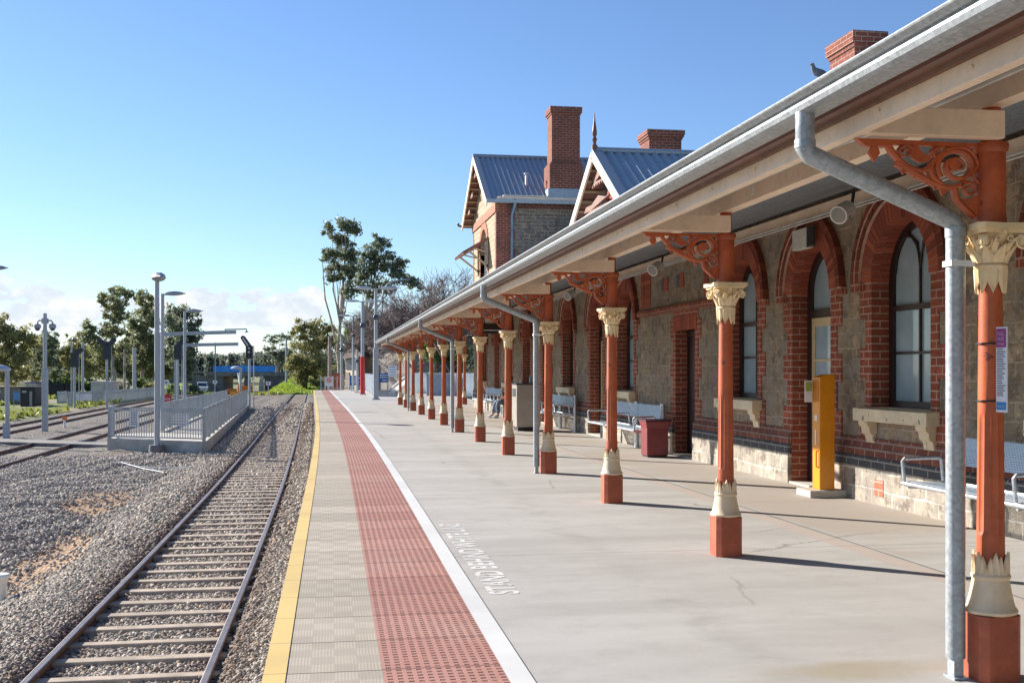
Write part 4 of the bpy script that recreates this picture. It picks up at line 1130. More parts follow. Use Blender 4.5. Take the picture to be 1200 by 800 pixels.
def make_bench():
    t = thing('bench', 'x', 'bench', (0,0,0), 'steel benches along the station wall')
    L = 3.5
    se = MB(); prof = [(-.44,.435),(-.40,.452),(-.2,.44),(-.04,.43),(0,.45)]
    for (a, b) in zip(prof[:-1], prof[1:]):
        se.add([(a[0],0,a[1]),(b[0],0,b[1]),(b[0],L,b[1]),(a[0],L,a[1])], [(0,1,2,3)])
    so = se.build('seat', M['perf'], t, fix=False)
    MB().tube([(-.45,0,.43),(-.45,L,.43)], .02, 10).tube([(.0,0,.44),(.0,L,.44)], .018, 8).build('seat_rail', M['steel'], so)
    MB().add([(.03,.0,.61),(.03,L,.61),(.06,L,.87),(.06,.0,.87)], [(0,1,2,3)]).build('backrest', M['perf'], t, fix=False)
    for y in (.06, L/2, L-.06):
        MB().tube([(.1,y,.0),(.1,y,.9)], .045, 14).tube([(.1,y,0),(.1,y,.012)], .09, 14).bar((.1,y,.40),(-.43,y,.41), .03, .05).build('post', M['steel'], t)
    for y in (.02, L/2, L-.02):
        MB().tube([(-.44,y,.44),(-.46,y,.64),(-.44,y,.665),(-.08,y,.67),(-.06,y,.65),(-.04,y,.45)], .017, 8).build('armrest', M['steel'], t)
    return t
bench = make_bench(); tag(bench, 'nearest steel bench, behind the first column and its downpipe'); bench.location = (5.86, 6.3, 0)
for y, lb in ((19.12, 'perforated steel bench beside the square maroon bin'), (26.25, 'steel bench between the maroon bin and the tall stainless cabinet'), (37.6, 'small looking farthest bench by the far end of the brick wall')):
    b = copy_tree(bench); b.location = (5.86, y, 0); b['label'] = lb

# orange help point on its concrete foot
hp = at(966, 13.25); X, Y = hp.x, hp.y
t = thing('ticket_post', 'tall narrow orange ticket validator post on a pale concrete block by the door', 'ticket post', (X, Y, 0))
MB().box(X-.25, X+.22, Y-.16, Y+.24, 0, .085).build('foot', M['concrete'], t, bevel=.01)
MB().prism([(X-.1,Y-.09,.085),(X-.1,Y-.09,1.42),(X+.0,Y-.09,1.455),(X+.09,Y-.09,1.455),(X+.09,Y-.09,.085)], (0,.2,0)).build('body', M['orange'], t, bevel=.008)
MB().box(X-.104, X-.098, Y-.07, Y+.09, 1.13, 1.40).build('recess', M['orangedark'], t)
MB().box(X-.2, X-.11, Y+.095, Y+.11, 1.12, 1.38).build('notice', M['signwhite'], t)
MB().box(X-.197, X-.115, Y+.088, Y+.0945, 1.25, 1.36).build('notice_print', paint('lime_print', (.4,.5,.12), .5), t)
MB().box(X-.106, X-.1, Y-.03, Y+.04, .9, .97).box(X-.106, X-.1, Y-.0, Y+.03, .62, .8).build('sticker', M['signwhite'], t)
MB().tube([(X-.1,Y-.045,.55),(X-.125,Y-.045,.54),(X-.125,Y-.045,.36),(X-.1,Y-.045,.35)], .009, 8).build('handle', M['orangedark'], t)

# maroon bin
X, Y = 5.78, 18.93-.55
X, Y = at(767, 19.35).x, at(767, 19.35).y
t = thing('litter_bin', 'square dark maroon bin flaring at the top, beside the plain doorway', 'bin', (X, Y, 0))
w = .19; bm_ = MB()
bm_.add([(X-w,Y-w,.03),(X+w,Y-w,.03),(X+w,Y+w,.03),(X-w,Y+w,.03),(X-w,Y-w,.5),(X+w,Y-w,.5),(X+w,Y+w,.5),(X-w,Y+w,.5),(X-w-.03,Y-w-.03,.62),(X+w+.05,Y-w-.03,.62),(X+w+.05,Y+w+.03,.62),(X-w-.03,Y+w+.03,.62)],
        [(3,2,1,0),(0,1,5,4),(1,2,6,5),(2,3,7,6),(3,0,4,7),(4,5,9,8),(5,6,10,9),(6,7,11,10),(7,4,8,11),(8,9,10,11)])
bm_.build('body', M['binred'], t, bevel=.008)
MB().box(X-w-.04, X+w+.06, Y-w-.04, Y+w+.04, .622, .65).build('lid', paint('maroon_lid', (.07,.018,.03), .4), t, bevel=.006)
MB().box(X-w+.02, X+w-.02, Y-w+.02, Y+w-.02, 0, .03).build('foot', M['black'], t)

# stainless cabinet with a cup and bottle on top
X, Y = at(616, 27.9).x, at(616, 27.9).y
t = thing('litter_cabinet', 'tall brushed stainless bin cabinet behind the second downpipe', 'cabinet', (X, Y, 0))
MB().box(X-.3, X+.3, Y-.42, Y+.3, .1, 1.15).build('body', M['stainless'], t, bevel=.01)
MB().box(X-.26, X+.26, Y-.36, Y+.26, 0, .1).box(X-.32, X+.32, Y-.44, Y+.32, 1.15, 1.175).build('trim', M['black'], t)
MB().box(X-.305, X-.295, Y-.3, Y+.2, .85, 1.05).build('flap', M['black'], t)
bt_ = MB().lathe(X+.1, Y-.15, [(.035,1.176),(.038,1.19),(.038,1.31),(.02,1.35),(.018,1.38)], 14).build('bottle', M['glass']); tag(bt_, 'small grey bottle standing on the stainless cabinet', 'bottle')
cp_ = MB().lathe(X-.15, Y-.2, [(.03,1.176),(.042,1.26),(.044,1.262)], 14).build('paper_cup', M['white']); tag(cp_, 'white paper cup left on the stainless cabinet', 'cup')

# loudspeakers under the verandah
def speaker():
    t = thing('loudspeaker', 'x', 'loudspeaker', (0,0,0), 'white loudspeakers under the verandah')
    d = Vector((-.75, -.5, -.42)).normalized(); c = Vector((0,0,0))
    b = MB().tube([c-d*.12, c-d*.1, c+d*.1, c+d*.12], [.07,.095,.1,.105], 18); b.build('horn', M['whiteplastic'], t)
    MB().tube([c+d*.1201, c+d*.123], .085, 18).build('grille', paint('speaker_grille', (.3,.29,.27), .6), t)
    MB().tube([c+d*.03-Vector((0,0,0))+d.orthogonal().normalized()*.1, c+d*.03-d.orthogonal().normalized()*.1], .02, 8).tube([c-d*.05, (.1,.0,.1), (.12,0,.22)], .018, 8).build('bracket', M['black'], t)
    return t
sp0 = speaker(); sp0.location = (5.6, 11.4, 3.24); tag(sp0, 'white loudspeaker between the nearest arched window and the first arched door')
for y, lb in ((18.4, 'white loudspeaker over the plain rectangular doorway'), (25.2, 'white loudspeaker above the seat behind the third column')):
    s = copy_tree(sp0); s.location = (5.6, y, 3.26); s['label'] = lb

# hanging platform display
X, Y = at(579, 33.5).x, at(579, 33.5).y
t = thing('hanging_sign', 'dark hanging display board with a pale line of print under the verandah', 'sign', (X, Y, 2.7))
z1, z0 = zat(379, 33.5), zat(391, 33.5)
MB().box(X-.42, X+.42, Y-.06, Y+.06, z0, z1).build('case', M['frame'], t, bevel=.01)
MB().box(X-.36, X+.36, Y-.066, Y-.061, z0+.09, z0+.115).build('print_line', M['white'], t)
for s in (-1,1): MB().tube([(X+s*.3,Y,z1),(X+s*.3,Y,3.1)], .012, 6).build('hanger', M['black'], t)

# timetable strapped to the first column
a = at(1171, 5.32); b = at(1180, 5.25)
t = thing('timetable_board', 'narrow white timetable with purple heading and blue foot strapped to the first column', 'timetable', (3.3, 4.93, 1.2))
P0 = at(1168.5, 5.34); P1 = at(1181, 5.27); dr = (P1-P0); dr.z = 0; Wd = dr.length; dr.normalize(); nr = Vector((-dr.y, dr.x, 0)); nr = nr if nr.dot(-P0) > 0 else -nr
zt, zb = zat(383, 5.3), zat(483, 5.3)
def pl3(u0, u1, v0, v1, o, th=.004):
    p = [P0+dr*(u*Wd)+nr*o+Vector((0,0,zb+(zt-zb)*v-P0.z)) for u, v in ((u0,v0),(u1,v0),(u1,v1),(u0,v1))]
    return p, nr*th
def pb(name, mat, rects, o, th=.002):
    m = MB()
    for r in rects:
        p, off = pl3(*r, o); m.prism(p, nr*th)
    return m.build(name, mat, t)
pb('board', M['signwhite'], [(0,1,0,1)], 0, .006)
pb('heading', M['purple'], [(.06,.94,.76,.98)], .007)
pb('foot_panel', M['signblue'], [(.08,.94,.03,.12)], .007)
lines = []
for i in range(20):
    v = .735 - i*.0285
    lines.append((.1, .1+random.uniform(.45,.8), v, v+.009))
pb('small_print', M['ink'], lines, .007)
def onboard(body, u, v, hgt, mat, name):
    tv, tf = text2d(body, 1, .0005); mx = max(p[0] for p in tv); hy = max(p[1] for p in tv)
    s = hgt*(zt-zb)/hy
    m = MB().add([tuple(P0+dr*(u*Wd + p[0]/mx*Wd*.62)+nr*.0092+Vector((0,0,zb+(zt-zb)*v + p[1]*s - P0.z))) for p in tv], tf); m.build(name, mat, t, fix=False)
onboard('FULL', .18, .90, .045, M['signwhite'], 'lettering'); onboard('FARE', .18, .835, .045, M['signwhite'], 'lettering'); onboard('TIMES', .18, .785, .03, M['signwhite'], 'lettering'); onboard('INFO', .2, .05, .035, M['signwhite'], 'lettering')
for py in (402, 470):
    z = zat(py, 5.35); MB().lathe(CXc, Y1C, [(.066,z-.004),(.066,z+.004)], 24).build('cable_tie', M['black'], t)

# pigeon on the main ridge
pg = at(957, 23.0, py=92)
pg = Vector((10.02, at(957, 22.85).y, RZ+.02))
t = thing('pigeon', 'grey pigeon perched on the roof beside the small right-hand chimney', 'bird', tuple(pg))
bd = MB(); c = pg + Vector((0,0,.17))
bd.tube([c+Vector((.24,-.02,-.05)), c+Vector((.17,-.01,-.02)), c+Vector((.06,0,.0)), c+Vector((-.06,0,.03)), c+Vector((-.12,0,.09)), c+Vector((-.135,0,.15)), c+Vector((-.15,0,.185)), c+Vector((-.175,0,.18)), c+Vector((-.2,0,.165))],
        [.02,.045,.085,.085,.055,.042,.045,.025,.006], 12)
bd.build('pigeon', paint('pigeon_grey', (.13,.13,.15), .7, .3, 9), t)
MB().bar(c+Vector((.14,.0,.02)), c+Vector((.36,.0,-.06)), .08, .015).build('tail', paint('tail_grey', (.07,.07,.08), .7), t)
lg = MB()
for s in (-1,1): lg.tube([c+Vector((.02,s*.025,-.06)), c+Vector((.02,s*.025,-.17))], .008, 6).bar(c+Vector((.02,s*.025,-.168)), c+Vector((-.03,s*.03,-.168)), .015, .006)
lg.build('leg', paint('pigeon_leg', (.4,.12,.1), .6), t)

# seated passenger half hidden behind a column
def skin_body(name, pts, edges, rad, mat, parent, sub=2):
    me = bpy.data.meshes.new(name); me.from_pydata(pts, edges, []); o = bpy.data.objects.new(name, me); COL.objects.link(o)
    m = o.modifiers.new('s', 'SKIN'); m.use_smooth_shade = True
    for i, r in enumerate(rad): me.skin_vertices[0].data[i].radius = (r, r) if not isinstance(r, tuple) else r
    me.skin_vertices[0].data[0].use_root = True
    ss = o.modifiers.new('u', 'SUBSURF'); ss.levels = sub; ss.render_levels = sub
    dg = bpy.context.evaluated_depsgraph_get(); dg.update(); nm = bpy.data.meshes.new_from_object(o.evaluated_get(dg))
    o.modifiers.clear(); o.data = nm; nm.materials.clear(); nm.materials.append(mat)
    if parent: o.parent = parent
    return o
PXX, PYY = 5.72, 34.6
pr = thing('person', 'person in orange top and faded jeans sitting against the wall behind a column', 'person', (PXX, PYY, 0))
sk = paint('skin', (.45,.25,.17), .5, .1); jean = paint('faded_jeans', (.16,.2,.27), .85, .5, 9); top_ = paint('orange_top', (.55,.12,.06), .8, .2)
# local: facing -x, seat at 0.42
v = [(0,0,.5),(.03,0,.75),(.04,0,.98),(.03,0,1.08),(.0,0,1.16),(-.02,0,1.26),
     (-.02,.1,.49),(-.42,.12,.5),(-.52,.12,.1),(-.62,.12,.05), (-.02,-.1,.49),(-.4,-.13,.5),(-.38,-.13,.1),(-.5,-.13,.05),
     (.03,.17,1.0),(-.02,.24,.76),(-.26,.14,.62),(-.34,.12,.58),(.03,-.17,1.0),(-.02,-.24,.76),(-.24,-.14,.62),(-.32,-.12,.58)]
e = [(0,1),(1,2),(2,3),(3,4),(4,5),(0,6),(6,7),(7,8),(8,9),(0,10),(10,11),(11,12),(12,13),(2,14),(14,15),(15,16),(16,17),(2,18),(18,19),(19,20),(20,21)]
rd = [(.15,.12),(.15,.11),(.16,.1),.055,(.075,.085),(.07,.08),.09,.065,.045,.035,.09,.065,.045,.035,.055,.042,.032,.028,.055,.042,.032,.028]
skin_body('body', v, e, rd, sk, pr)
v2 = [(0,0,.52),(.03,0,.76),(.04,0,.99),(.035,.17,1.0),(-.02,.24,.77),(-.22,.16,.64),(.035,-.17,1.0),(-.02,-.24,.77),(-.2,-.16,.64)]
skin_body('shirt', v2, [(0,1),(1,2),(2,3),(3,4),(4,5),(2,6),(6,7),(7,8)], [(.165,.135),(.165,.125),(.17,.11),.065,.052,.044,.065,.052,.044], top_, pr)
v3 = [(0,0,.5),(-.02,.1,.49),(-.42,.12,.5),(-.51,.12,.14),(-.02,-.1,.49),(-.4,-.13,.5),(-.385,-.13,.14)]
skin_body('jeans', v3, [(0,1),(1,2),(2,3),(0,4),(4,5),(5,6)], [(.16,.13),.105,.08,.062,.105,.08,.062], jean, pr)
hr_ = MB().ball((.0,0,1.24), .098, 14, (1,.95,.95)); hr_.xf(Matrix.Translation((.02,0,.02))); hr_.build('hair', paint('dark_hair', (.03,.02,.015), .6), None).parent = pr
for s in (-1, 1):
    sh_ = MB().ball((-.58+(.12 if s < 0 else 0), s*.125, .045), .075, 10, (1.6,.7,.6)); sh_.build('shoe', M['white'], None).parent = pr
st_ = thing('wall_seat', 'low timber wall seat under the sitting person', 'seat', (PXX+.05, PYY, 0))
MB().box(PXX-.2, PXX+.3, PYY-.5, PYY+.5, .36, .4).build('seat', M['sleeper'], st_)
for s in (-1,1): MB().box(PXX-.15, PXX+.28, PYY+s*.42-.03, PYY+s*.42+.03, 0, .36).build('leg', M['concrete'], st_)

# ================================================================== posts and lamps
def cobra(mb, p, d, L, w):
    """flat street lamp head of length L from p towards d"""
    p = Vector(p); d = Vector(d).normalized(); s = Vector((-d.y, d.x, 0)); up = Vector((0,0,1)); n = 9; m = 10; vs = []
    for i in range(n+1):
        t = i/n; r = max(.12, math.sin(PI*min(1, .15+t*.9))**.6) if t < .98 else .15
        for k_ in range(m):
            a = 2*PI*k_/m; h = .5 if math.sin(a) > 0 else .32
            vs.append(p + d*(L*t) + s*(w/2*r*math.cos(a)) + up*(w*h*r*math.sin(a)*.8 + .02*t))
    fs = [(i*m+k_, i*m+(k_+1)%m, (i+1)*m+(k_+1)%m, (i+1)*m+k_) for i in range(n) for k_ in range(m)]
    fs += [tuple(reversed(range(m))), tuple(n*m+k_ for k_ in range(m))]
    return mb.add(vs, fs, True)
def lamp(px, D, pytop, zbase, label, r=.07, headlen=.75, hdir=(1,0,0), arm=.12, group='galvanised lamp posts beside the tracks', head_w=.3):
    c = at(px, D); zt_ = zat(pytop, D)
    t = thing('lamp_post', label, 'lamp post', (c.x, c.y, zbase), group)
    MB().tube([(c.x,c.y,zbase),(c.x,c.y,zt_)], [r, r*.82], 14).build('pole', M['galvpole'], t)
    MB().box(c.x-.16, c.x+.16, c.y-.16, c.y+.16, zbase-.05, zbase+.025).build('base_plate', M['galvpole'], t)
    h = Vector(hdir).normalized()
    MB().tube([(c.x,c.y,zt_-.06), tuple(Vector((c.x,c.y,zt_-.03))+h*arm)], .035, 10).build('arm', M['galvpole'], t)
    cobra(MB(), Vector((c.x,c.y,zt_-.02))+h*arm, h, headlen, head_w).build('lamp_head', paint('lamp_grey', (.3,.33,.36), .45), t)
    return t
perp = Vector((CT, -ST, 0))
c = at(184, 36.3)
lamp(184, 36.3, 326, -.95, 'tallest lamp post, standing on the ramp footing, head seen end on', .09, .8, (.3,-1,0), .02, head_w=.46)
ft = MB().lathe(c.x, c.y, [(.27,-1.5),(.26,-1.0),(.24,-.93)], 20).build('lamp_footing', M['concretedark']); tag(ft, 'round stained concrete footing under the tallest lamp post', 'footing')
lamp(190.5, 46, 344, -1.1, 'middle height lamp post with its head out to the right, close behind the tallest one', .085, .82, perp, .14)
lamp(216.5, 57, 364.5, -1.1, 'shortest looking of the three lamp posts, past the fenced ramp', .08, .82, perp, .12)
lamp(-22, 41, 314, -1.3, 'lamp head reaching in at the left edge of the view', .08, .8, perp, .2)

# double camera post between the tracks
D = 50; c = at(52.8, D); t = thing('camera_post', 'grey post with two hanging dome cameras standing between the tracks', 'camera post', (c.x, c.y, -1.3))
MB().box(c.x-.12, c.x+.12, c.y-.12, c.y+.12, -1.35, zat(432,D)).build('lower_pole', M['galvpole'], t, bevel=.02)
MB().tube([(c.x,c.y,zat(433,D)),(c.x,c.y,zat(367,D))], [.095,.08], 12).build('upper_pole', M['galvpole'], t)
MB().box(c.x-.13, c.x+.13, c.y-.1, c.y+.1, zat(379,D), zat(373,D)).build('junction_box', M['galvpole'], t)
for s in (-1,1):
    e = Vector((c.x,c.y,0)) + perp*s*.34
    z = zat(376, D)
    ar = MB().tube([(c.x,c.y,z), (c.x+(e.x-c.x)*.8, c.y+(e.y-c.y)*.8, z+.02), (e.x,e.y,z-.06), (e.x,e.y,z-.14)], .035, 8).build('arm', M['galvpole'], t)
    cm = MB().lathe(e.x, e.y, [(.06,z-.12),(.15,z-.17),(.16,z-.3),(.14,z-.32)], 14).build('camera_housing', paint('camera_grey', (.32,.34,.36), .5), t)
    MB().ball((e.x,e.y,z-.33), .12, 12).build('dome', M['windark'], cm)

# dome lamp posts by the path
def dome_post(px, D, pytop, zb, label, side=-1, r=.09):
    c = at(px, D); z = zat(pytop, D); t = thing('dome_lamp_post', label, 'lamp post', (c.x,c.y,zb), 'short posts with shallow dome lamps')
    MB().tube([(c.x,c.y,zb),(c.x,c.y,z-.1)], r, 12).build('pole', M['galvpole'], t)
    e = Vector((c.x,c.y,z)) + perp*side*.35
    MB().tube([(c.x,c.y,z-.18), tuple(e-Vector((0,0,.12)))], .05, 8).build('arm', M['galvpole'], t)
    MB().lathe(e.x, e.y, [(.46,z-.13),(.47,z-.08),(.36,z+.02),(.15,z+.09),(.02,z+.1)], 20).build('dome', paint('dome_grey', (.5,.53,.56), .4), t)
    MB().lathe(e.x, e.y, [(.4,z-.15),(.44,z-.131)], 18).build('lens', M['whiteplastic'], t)
    MB().box(c.x-.13, c.x+.13, c.y-.15, c.y-.05, zb, zb+.7).build('cabinet', M['galvpole'], t)
    return t
dome_post(8.5, 44.5, 430, -1.3, 'short post with a shallow dome lamp at the left end of the path')
dome_post(282, 92, 430, -1.3, 'dome lamp post beyond the fenced ramp, before the bridge', -1, .1)

# ---- railway signals
def signal(px, D, pyb, box, arms, label, lights=False, zb=None):
    """box = (px0,px1,py0,py1); arms = list of end points from the box top"""
    c = at(px, D); zb = zat(pyb, D) if zb is None else zb
    t = thing('railway_signal', label, 'signal', (c.x,c.y,zb), 'colour light signals by the tracks')
    s = D/F; z1, z0 = zat(box[2], D), zat(box[3], D); w = (box[1]-box[0])*s/2
    MB().tube([(c.x,c.y,zb),(c.x,c.y,z0+.1)], .085, 12).build('post', M['galvpole'], t)
    Mx = Matrix.Translation(c) @ Matrix.Rotation(-TH, 4, 'Z')
    def loc(mb): return mb.xf(Mx)
    hb = loc(MB().box(-w, w, -.12, .12, z0, z1)).build('signal_head', M['signal'], t, bevel=.03)
    for (ex, ey) in arms:
        e = Vector(((ex-px)*s, 0, zat(ey, D))); b = Vector((0, 0, z1-.1))
        d = (e-b).normalized(); q = Vector((-d.z, 0, d.x))*.17
        n = 5; pts = [b+q, e+q*.9] + [e + q*math.cos(a)*.9 + d*.17*math.sin(a) for a in np.linspace(.4, PI-.4, 5)] + [e-q*.9, b-q]
        ra = loc(MB().prism([(p.x, -.1, p.z) for p in pts], (0,.2,0))).build('route_indicator', M['signal'], t)
        if lights:
            lm = MB()
            for i in range(5):
                p = b + (e-b)*(.22+.18*i); lm.tube([(p.x,-.135,p.z),(p.x,-.1,p.z)], .055, 12)
            loc(lm).build('route_lamp', M['signwhite'], ra)
    n = 3
    for i in range(n):
        z = z0 + (z1-z0)*(.2+.3*i); y = -.22 if lights else .12
        hd = loc(MB().tube([(0,y+.1 if lights else y,z),(0,y-.02 if lights else y+.22,z)], [.11,.12], 14, caps=False)).build('hood', M['black'], hb)
        if lights: loc(MB().tube([(0,-.125,z),(0,-.15,z)], .085, 14)).build('lens', M['signwhite'] if i else M['windark'], hb)
    lad = MB()
    lad.tube([(.28,.1,zb),(.28,.1,z1)], .03, 6)
    loc(lad).build('cable_pipe', M['galvpole'], t)
    return t
signal(292.3, 76, 481, (289,297,405,420), [(285,396)], 'facing signal with a slanted five lamp route arm above three lenses', True)
signal(125.3, 78, 479, (121.5,130,404,421), [(117,398.5),(133.5,398.5)], 'black signal seen from behind with two arms spread in a V')
signal(87.5, 80, 479, (84,92,413,430), [(95,410)], 'black signal seen from behind near the left signal lamp, one short arm')
signal(208.5, 82, 470, (204.5,213,404,421), [(214.5,399)], 'black signal seen from behind, tucked by the third lamp post, one slanted arm')
# cantilever overhead arms
def cantilever(px0, px1, D, py0, py1, label, extra=None, mast=None, zb=-1.35, th=.2):
    a = at(px0, D, py=py0); b = at(px1, D, py=py1)
    mp = at(mast if mast else px0, D)
    t = thing('overhead_mast', label, 'overhead mast', (mp.x, mp.y, zb), 'masts with horizontal overhead arms')
    MB().box(mp.x-.12, mp.x+.12, mp.y-.1, mp.y+.1, zb, a.z+.1).build('mast', M['galvpole'], t)
    MB().bar(a, b, .16, th).bar(a+Vector((0,0,-.02)), a+(b-a)*.18+Vector((0,0,-.02)), .2, th*1.2).build('arm', M['galvpole'], t)
    if extra:
        e = MB()
        for p, q in extra: e.bar(at(p[0], D, py=p[1]), at(q[0], D, py=q[1]), .06, .07)
        e.build('end_fitting', M['galvpole'], t)
cantilever(186, 276.5, 62, 391.5, 389, 'longer overhead arm with a dropped end fitting, its mast behind the lamp posts', [((264,386),(289,385.5)),((264,385.5),(264,389)),((289,385.5),(289,389.5)),((287,389),(291,388.5)),((240,390),(240,392.5))], 187)
cantilever(205, 279, 84, 404.5, 403, 'overhead arm on a thick pale mast in front of the gum trees', [((252,403),(252,401)),((231,403.5),(231,406))], 206, th=.24)

# ---- short markers, buffer signs, stop disc
def disc_sign(px, D, py, r, zb, mat, label, square=False, spot=None):
    c = at(px, D, py=py); t = thing('track_sign', label, 'sign', (c.x,c.y,zb))
    MB().tube([(c.x,c.y,zb),(c.x,c.y,c.z)], .04, 8).build('post', M['galvpole'], t)
    m = MB()
    Mx = Matrix.Translation(c) @ Matrix.Rotation(-TH, 4, 'Z')
    if square: m.box(-r,r,-.07,-.045,-r*.75,r*.75)
    else: m.tube([(0,-.07,0),(0,-.045,0)], r, 24)
    m.xf(Mx).build('plate', mat, t)
    if spot:
        MB().tube([(0,-.078,0),(0,-.071,0)], r*.35, 14).xf(Mx).build('mark', spot, t)
    return t, Mx
t, Mx = disc_sign(195.5, 68, 467.5, .31, -1.35, M['signred'], 'round red stop disc on a short post beside the fenced ramp')
v_, f_ = text2d('STOP', .2, .002); mx = max(p[0] for p in v_)
MB().add([(p[0]-mx/2, -.074-p[2], p[1]-.07) for p in v_], f_).xf(Mx).build('lettering', M['signwhite'], t, fix=False)
disc_sign(195, 118, 448, .32, -1.4, M['signwhite'], 'small round white target sign on the grass past the red disc', False, M['ink'])
disc_sign(252, 130, 447.5, .26, -1.5, M['signwhite'], 'white square target sign with a dark spot, near the parked ute', True, M['ink'])
disc_sign(314.5, 120, 449, .27, -1.5, M['signwhite'], 'white square target sign in front of the bridge pillar', True, M['ink'])
c = at(75.7, 53); t = thing('marker_post', 'little white marker post with an orange cap standing in the ballast', 'marker', (c.x,c.y,-1.35))
MB().tube([(c.x,c.y,-1.4),(c.x,c.y,zat(492,53))], .05, 8).build('post', M['white'], t)
MB().box(c.x-.1, c.x+.1, c.y-.05, c.y+.05, zat(492,53), zat(488,53)).build('cap', M['safety'], t)
# pale conduits lying on the stones
for i, (p, q, lb) in enumerate((((150,546,0),(226,550,0),'long pale conduit lying on the ballast before the ramp'), ((142,544,0),(192,552.5,0),'shorter pale conduit crossing the longer one on the ballast'))):
    a = at(p[0], F*2.72/(p[1]-HOR), -1.22); b = at(q[0], F*2.72/(q[1]-HOR), -1.22)
    tag(MB().tube([a + Vector((0,0,float(gz(a.x,a.y))+.1-a.z)), (a+b)/2*1.0 + Vector((0,0,float(gz((a.x+b.x)/2,(a.y+b.y)/2))+.1+1.22-0)), b+Vector((0,0,float(gz(b.x,b.y))+.1-b.z))], .014, 8).build('conduit', M['galvpole']), lb, 'conduit')
# white pit cover at the left edge
c = at(1, 14.3); t = thing('cable_pit', 'white round capped pit standing in the ballast at the left edge', 'cable pit', (c.x,c.y,-1.4))
zz_ = zat(672, 14.3)
MB().lathe(c.x, c.y, [(.075,-1.6),(.075,zz_-.05)], 20).build('body', M['whiteplastic'], t)
MB().lathe(c.x, c.y, [(.115,zz_-.05),(.115,zz_-.02),(.1,zz_),(.02,zz_+.005)], 20).build('cap', M['white'], t)

# ================================================================== fenced ramp and path
rp = thing('pedestrian_ramp', 'low concrete pedestrian ramp with grey paling balustrades between the tracks', 'ramp', (-5.5, 40, -1.3))
RA = Vector((-7.25, 39.4, 0)); RB = Vector((-3.92, 37.25, 0)); RC = Vector((-5.55, 81, 0)); RD = Vector((-6.95, 81, 0)); RL = Vector((-6.15, 44, 0)); RM = Vector((-7.7, 43.2, 0))
FZ0, FZ1 = -.86, -1.02
def wallseg(mb, p, q, z0p, z1p, z0q, z1q, th=.2):
    d = (q-p).normalized(); n = Vector((-d.y, d.x, 0))*th/2
    vs = [(*(p-n).xy, z0p),(*(p+n).xy, z0p),(*(q+n).xy, z0q),(*(q-n).xy, z0q),(*(p-n).xy, z1p),(*(p+n).xy, z1p),(*(q+n).xy, z1q),(*(q-n).xy, z1q)]
    mb.add(vs, [(0,3,2,1),(4,5,6,7),(0,1,5,4),(1,2,6,5),(2,3,7,6),(3,0,4,7)])
dck = MB(); vs = [(*RA.xy, FZ0),(*RB.xy, FZ0),(*RC.xy, FZ1),(*RD.xy, FZ1),(*RL.xy, FZ0),(*RM.xy, FZ0)]; dck.prism([(p[0],p[1],p[2]-.3) for p in vs], (0,0,.3)); dck.build('deck', M['concrete'], rp)
wl = MB(); wallseg(wl, RA, RB, -1.7, FZ0+.06, -1.7, FZ0+.06); wallseg(wl, RB, RC, -1.7, FZ0+.061, -1.7, FZ1+.06); wallseg(wl, RL, RD, -1.7, FZ0+.05, -1.7, FZ1+.05)
wl.build('kerb_wall', M['concrete'], rp)
def balustrade(parent, p, q, zp, zq, h, spacing=.125, name='balustrade', mat='fence', post=2.4, loop=True, inset=.0):
    d = q-p; L = d.length; d = d/L; mb = MB(); pm = MB()
    n = int(L/spacing)
    Z = lambda t: zp + (zq-zp)*t
    for i in range(n+1):
        t = i/n; c = p + d*(L*t); z = Z(t)
        mb.bar((c.x,c.y,z+.08),(c.x,c.y,z+h-.02 + (.03 if loop and i % 2 else 0)), .024, .024, (0,1,0))
    for zo in (.08, h-.08, h):
        a = (p.x,p.y,zp+zo); b = (q.x,q.y,zq+zo); mb.bar(a, b, .03, .04)
    m = max(1, int(L/post))
    for i in range(m+1):
        t = i/m; c = p + d*(L*t); pm.box(c.x-.045, c.x+.045, c.y-.045, c.y+.045, Z(t), Z(t)+h+.03)
    o = mb.build(name, M[mat], parent, fix=False); pm.build('posts', M[mat], o); return o
fb_ = FZ0+.06
balustrade(rp, RA, RB, fb_, fb_, 1.05, .105, post=3.9)
balustrade(rp, RB+(RC-RB)*.004, RC, fb_, FZ1+.06, 1.05, .11)
balustrade(rp, RA+(RM-RA)*.03, RA+(RM-RA)*.5, fb_, fb_, 1.05, .1)
balustrade(rp, RL, RD, fb_, FZ1+.06, 1.05, .11)
# notices fixed inside the ramp
def panel(px0, px1, py0, py1, D, mat, label, lines=0):
    a = at(px0, D, py=py1); b = at(px1, D, py=py0); t = thing('notice_board', label, 'notice', (a.x, a.y, a.z))
    d = Vector((b.x-a.x, b.y-a.y, 0)); L = d.length; d.normalize(); n = Vector((d.y,-d.x,0)); H = b.z-a.z
    MB().prism([a, a+d*L, a+d*L+Vector((0,0,H)), a+Vector((0,0,H))], -n*.03).build('board', mat, t)
    if lines:
        m = MB()
        for i in range(lines):
            z = H*(.15+.7*i/max(1,lines-1)); m.prism([a+d*L*.15+n*.003+Vector((0,0,z)), a+d*L*.85+n*.003+Vector((0,0,z)), a+d*L*.85+n*.003+Vector((0,0,z+H*.05)), a+d*L*.15+n*.003+Vector((0,0,z+H*.05))], -n*.002)
        m.build('small_print', M['ink'], t)
    MB().box(a.x-.02,a.x+.02,a.y+.03,a.y+.07,-1.4,a.z+H).build('post', M['galvpole'], t)
    return t
panel(151.5,162,481,500,46,M['signwhite'],'white notice with small print inside the ramp, left of the tall lamp post',6)
panel(199,221,485,499,45,M['signwhite'],'wide pale notice on the far balustrade of the ramp',4)
panel(132,135,483,501,40.6,M['signwhite'],'thin white notice at the ramp gate corner',5)
tt = panel(270,284,458.5,467,83,M['amber'],'orange board at the far end of the fenced ramp')
